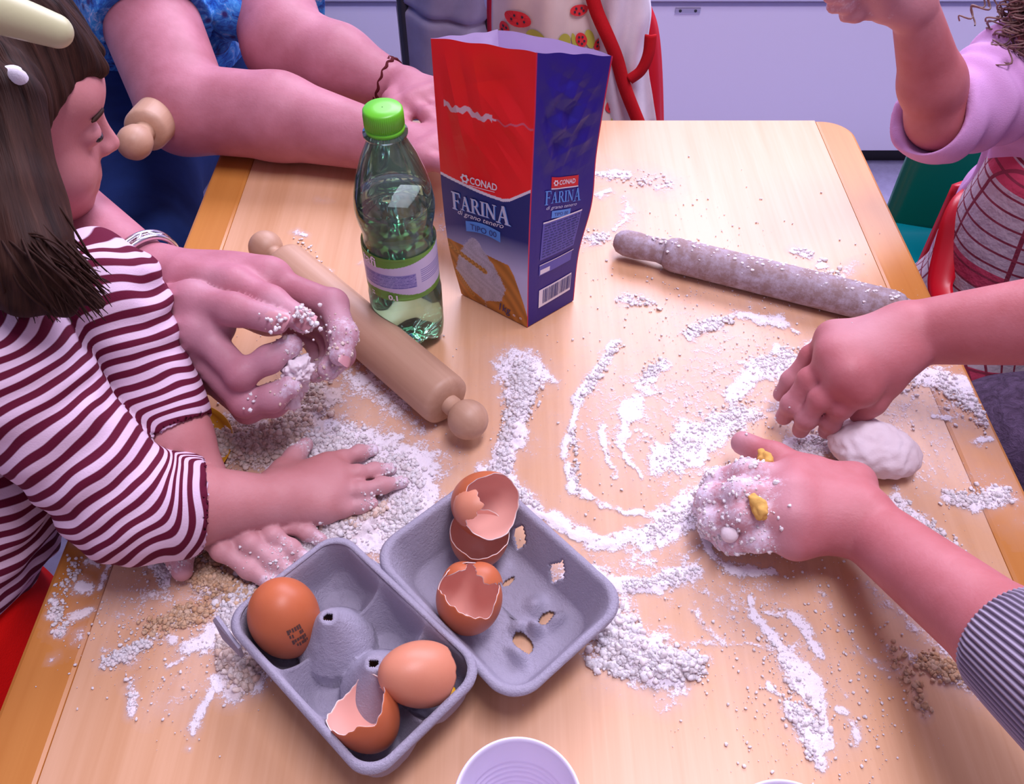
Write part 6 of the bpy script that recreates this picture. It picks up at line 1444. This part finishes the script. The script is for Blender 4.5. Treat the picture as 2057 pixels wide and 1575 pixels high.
for dx in (0.54, 0.63):
    for y_ in (0.71, 0.825): v_, f_ = tube([(dx, y_, TZ-0.295), (dx, y_, 0)], 0.011, 10); mesh('leg', v_, f_, M['steel'], rc2)
# red chair and ladybird apron at the far end
YA = 1.10
rc3 = thing('child_chair', 'red plastic child chair at the far end, hidden behind the ladybird apron', 'chair', (0.12, 1.16, 0))
def sidecurve(px, Y): return [PY(x, y, Y) for x, y in px]
lp_ = sidecurve([(985, -60), (983, 0), (984, 60), (990, 160), (995, 300)], 1.17); rp_ = sidecurve([(1270, -60), (1302, 10), (1318, 60), (1326, 150), (1330, 300)], 1.17)
for pts_, s_ in ((lp_, 1), (rp_, -1)):
    Pm = smoothpath(pts_, 6)
    def fn(u, v, Pm=Pm, s_=s_): k = u*(len(Pm)-1); i = min(int(k), len(Pm)-2); a = Pm[i]+(Pm[i+1]-Pm[i])*(k-i); return a+np.array([s_*0.026*v, -0.008*math.sin(v*3.14), 0])
    shellsheet(fn, 30, 4, 0.010, 'side_frame', M['redpl'], rc3)
def fb(u, v): a = lp_[-1]+(rp_[-1]-lp_[-1])*u; b = lp_[0]+(rp_[0]-lp_[0])*u; q_ = a+(b-a)*v; return q_+np.array([0, 0.02, 0])
shellsheet(fb, 12, 12, 0.008, 'backrest', M['redpl'], rc3)
def fs(u, v): return np.array([lp_[-1][0]+(rp_[-1][0]-lp_[-1][0])*u, 0.93+0.26*v, TZ-0.26])
shellsheet(fs, 8, 8, 0.009, 'seat', M['redpl'], rc3)
for x_ in (lp_[-1][0]+0.02, rp_[-1][0]-0.02):
    for y_ in (0.96, 1.17): v_, f_ = tube([(x_, y_, TZ-0.265), (x_, y_, 0)], 0.011, 10); mesh('leg', v_, f_, M['steel'], rc3)
# the child sitting in it, in white with the apron on
pg = person('child at the far end in a cream ladybird apron edged in red', (0.13, 1.08, 0))
def apx(x, y, Y=YA): return PY(x, y, Y)
Gb = Body(); g0, g1 = apx(1150, -90, 1.155), apx(1150, 240, 1.15); Gb.cone(g0, g1, 0.070, 0.080, 0.03)
Gb.ell(g0+np.array([0, 0, 0.19]), (0.07, 0.075, 0.09), k=0.02); Gb.cone(g0, g0+np.array([0, 0, 0.14]), 0.04, 0.035, 0.02); Gb.cone(g1, g1+np.array([0, 0, -0.12]), 0.080, 0.080, 0.03)
for s_ in (-1, 1):
    sh_ = g0+np.array([s_*0.070, 0.02, 0.02]); Gb.chain([g0, sh_, sh_+np.array([s_*0.01, 0.04, -0.12]), sh_+np.array([s_*-0.02, 0.0, -0.20])], [0.05, 0.034, 0.028, 0.020], 0.02)
V_, F_ = Gb.build(0.004); go = mesh('body', V_, F_, M['skin_child'], pg); attr(go, 'flour', np.zeros(len(V_)))
Gs = Body(); Gs.cone(g0, g1, 0.076, 0.086, 0.03)
for s_ in (-1, 1): sh_ = g0+np.array([s_*0.070, 0.02, 0.02]); Gs.chain([g0, sh_, sh_+np.array([s_*0.01, 0.04, -0.10])], [0.058, 0.042, 0.036], 0.02)
V_, F_ = Gs.build(0.004); mesh('white_shirt', V_, F_, M['whitecloth'], pg)
Hh = Body(); Hh.ell(g0+np.array([0, 0.015, 0.21]), (0.078, 0.080, 0.090)); Hh.ell(g0+np.array([0, -0.08, 0.16]), (0.07, 0.05, 0.08), k=0.01, sub=True); V_, F_ = Hh.build(0.004); mesh('hair', V_, F_, M['haircurl'], pg)
def frontsheet(pl, pr, name, m_, lbl, bulge, Y0, th=0.004, wav=0.003, seed=1, nu=30, nv=30):
    # sheet between a left and a right border curve given in rows, hanging from top to bottom with folds
    A_ = smoothpath([apx(x, y, Y0) for x, y in pl], 8); B_ = smoothpath([apx(x, y, Y0) for x, y in pr], 8)
    def ev(C_, v): k = v*(len(C_)-1); i = min(int(k), len(C_)-2); return C_[i]+(C_[i+1]-C_[i])*(k-i)
    def fn(u, v): a, b = ev(A_, v), ev(B_, v); return a+(b-a)*u+np.array([0, -bulge*math.sin(u*math.pi)+wav*math.sin(u*17+v*5+seed), wav*0.5*math.sin(v*11+u*4)])
    return shellsheet(fn, nu, nv, th, name, m_, pg, lbl), fn
white_o, wf_ = frontsheet([(1150, -60), (1150, 40), (1170, 130), (1200, 250)], [(1295, -60), (1306, 30), (1300, 110), (1318, 250)], 'white_shirt', M['whitecloth'], 'white sleeve and side of the shirt', 0.030, 1.085, wav=0.006)
t = NT('cream_cotton'); n = t.noise(t.obj(), 20, 3); t.col(t.ramp(n, [(0.3, (0.56, 0.46, 0.44)), (0.7, (0.66, 0.57, 0.52))])); t.set(Roughness=0.9); M['cream'] = t.m
apo, af = frontsheet([(992, -60), (990, 60), (1000, 160), (1010, 270)], [(1178, -60), (1212, 60), (1240, 160), (1296, 270)], 'cream_apron', M['cream'], 'cream apron printed with ladybirds', 0.040, 1.075, wav=0.004, nu=50, nv=50)
lady = plain('print_red', (0.62, 0.02, 0.03), 0.8); leafm = plain('print_leaf_green', (0.40, 0.40, 0.05), 0.8); inkk = plain('print_black', (0.03, 0.02, 0.04), 0.8)
def onap(u, v, off=0.0035):
    u = min(max(u, 0.0), 1.0); v = min(max(v, 0.0), 1.0); return af(u, v)+np.array([0, -off, 0.0])
def blob(u0, v0, ru, rv, rot, m_, name, off, n=20, leaf=False):
    V_ = [onap(u0, v0, off)]; ca, sa = math.cos(rot), math.sin(rot)
    for ring in (0.5, 1.0):
        for k in range(n):
            a = 2*math.pi*k/n; x_, y_ = math.cos(a)*ring, math.sin(a)*ring*(abs(math.sin(a))**0.4 if leaf else 1); V_.append(onap(u0+(x_*ca-y_*sa)*ru, v0+(x_*sa+y_*ca)*rv, off))
    F_ = [(0, 1+k, 1+(k+1) % n) for k in range(n)]+[(1+k, 1+n+k, 1+n+(k+1) % n, 1+(k+1) % n) for k in range(n)]
    return mesh(name, V_, F_, m_, pg, smooth=False)
rs = np.random.RandomState(6)
# printed motifs at the rows and columns seen in the cloth (x, y of the photo turned into cloth coordinates)
def inv(x, y):
    v = (y+60)/330.0; lx = np.interp(y, [-60, 60, 160, 270], [992, 990, 1000, 1010]); rx = np.interp(y, [-60, 60, 160, 270], [1178, 1212, 1240, 1296]); return (x-lx)/(rx-lx), v
for (x, y, sx_, sy_, rt, kind) in ((1075, 35, 20, 17, .2, 'g'), (1058, 50, 11, 9, 0, 'k'), (1040, 6, 26, 14, .6, 'r'), (1014, 32, 10, 14, -.4, 'r'), (1112, 60, 13, 18, .1, 'r'), (1130, 42, 12, 14, .3, 'g'), (1163, 48, 11, 15, .1, 'r'), (1180, 52, 9, 20, .2, 'g'),
                             (1150, 52, 5, 20, .3, 'g'), (1095, 83, 18, 8, .5, 'g'), (1202, 72, 13, 12, 0, 'r'), (1155, 95, 12, 10, 0, 'g'), (1160, -8, 18, 10, 0, 'r'), (1218, 150, 8, 11, 0, 'r'), (1232, 200, 16, 13, .2, 'r'), (1248, 225, 22, 10, -.4, 'g'), (1230, 240, 14, 8, 0, 'r'), (1225, 170, 8, 8, 0, 'g'), (1060, 62, 12, 8, .9, 'r'), (1005, 55, 6, 18, .1, 'g')):
    u_, v_ = inv(x, y); w_ = np.interp(y, [-60, 60, 160, 270], [186, 222, 240, 286])
    mm = {'g': leafm, 'k': inkk, 'r': lady}[kind]; nm = {'g': 'printed_leaf', 'k': 'printed_spot', 'r': 'printed_ladybird'}[kind]
    blob(u_, v_, sx_/w_, sy_/330, rt, mm, nm, 0.0046 if kind == 'g' else 0.0052)
    if kind == 'r':
        for k in range(5): a = k*1.26+.4; blob(u_+0.5*sx_/w_*math.cos(a), v_+0.5*sy_/330*math.sin(a), 2.2/w_, 2.4/330, 0, inkk, 'printed_spot', 0.0060, 8)
def tape(px, Y, w_=0.008, nm='red_edging', off=-0.012):
    pts_ = smoothpath([apx(x, y, Y)+np.array([0, off, 0]) for x, y in px], 8); Vt = []; Ft = []
    for j, p_ in enumerate(pts_):
        t_ = pts_[min(j+1, len(pts_)-1)]-pts_[max(j-1, 0)]; t_ /= np.linalg.norm(t_); s_ = np.cross(t_, [0, 1, 0]); s_ /= np.linalg.norm(s_); Vt += [p_+s_*w_, p_+np.array([0, -0.003, 0]), p_-s_*w_]
    for j in range(len(pts_)-1): Ft += [(3*j, 3*j+1, 3*j+4, 3*j+3), (3*j+1, 3*j+2, 3*j+5, 3*j+4)]
    o = mesh(nm, Vt, Ft, M['redtape'], pg, label='red bias edging'); solid(o, 0.0025, 0)
tape([(1178, -60), (1196, 10), (1222, 70), (1238, 110), (1255, 170), (1292, 262)], 1.06); tape([(1262, 150), (1285, 132), (1300, 100), (1305, 60)], 1.06, 0.007)
# grey cloth beside it
gcl = []
gl_ = [(812, -30), (812, 40), (822, 130), (840, 300)]; gr_ = [(978, -30), (978, 60), (985, 160), (990, 300)]
A_ = smoothpath([PY(x, y, 1.42) for x, y in gl_], 8); B_ = smoothpath([PY(x, y, 1.42) for x, y in gr_], 8)
def gfn(u, v): k = v*(len(A_)-1); i = min(int(k), len(A_)-2); a = A_[i]+(A_[i+1]-A_[i])*(k-i); b = B_[i]+(B_[i+1]-B_[i])*(k-i); return a+(b-a)*u+np.array([0, -0.03*math.sin(u*3.14)+0.006*math.sin(u*13+v*3)+0.012*math.exp(-((v-0.22-0.08*u)/0.03)**2), 0])
V_ = [gfn(i/40, j/40) for i in range(41) for j in range(41)]; F_ = [(i*41+j, (i+1)*41+j, (i+1)*41+j+1, i*41+j+1) for i in range(40) for j in range(40)]
gco = mesh('grey_cloth', V_, F_, M['greycloth']); solid(gco, 0.006, 0); tag(gco, 'plain grey cloth hanging in front of the white cupboard, left of the flour bag', 'cloth')
V_, F_ = tube([PY(805, -34, 1.43), PY(985, -34, 1.43)], 0.010, 10); 
gst = thing('stand', 'upright rail carrying the grey cloth before the cupboard', 'stand', (0, 1.43, 0)); mesh('rail', V_, F_, M['darkmetal'], gst)
for x_ in (805, 985): q_ = PY(x_, -34, 1.43); V_, F_ = tube([q_, np.array([q_[0], 1.43, 0])], 0.010, 10); mesh('leg', V_, F_, M['darkmetal'], gst)
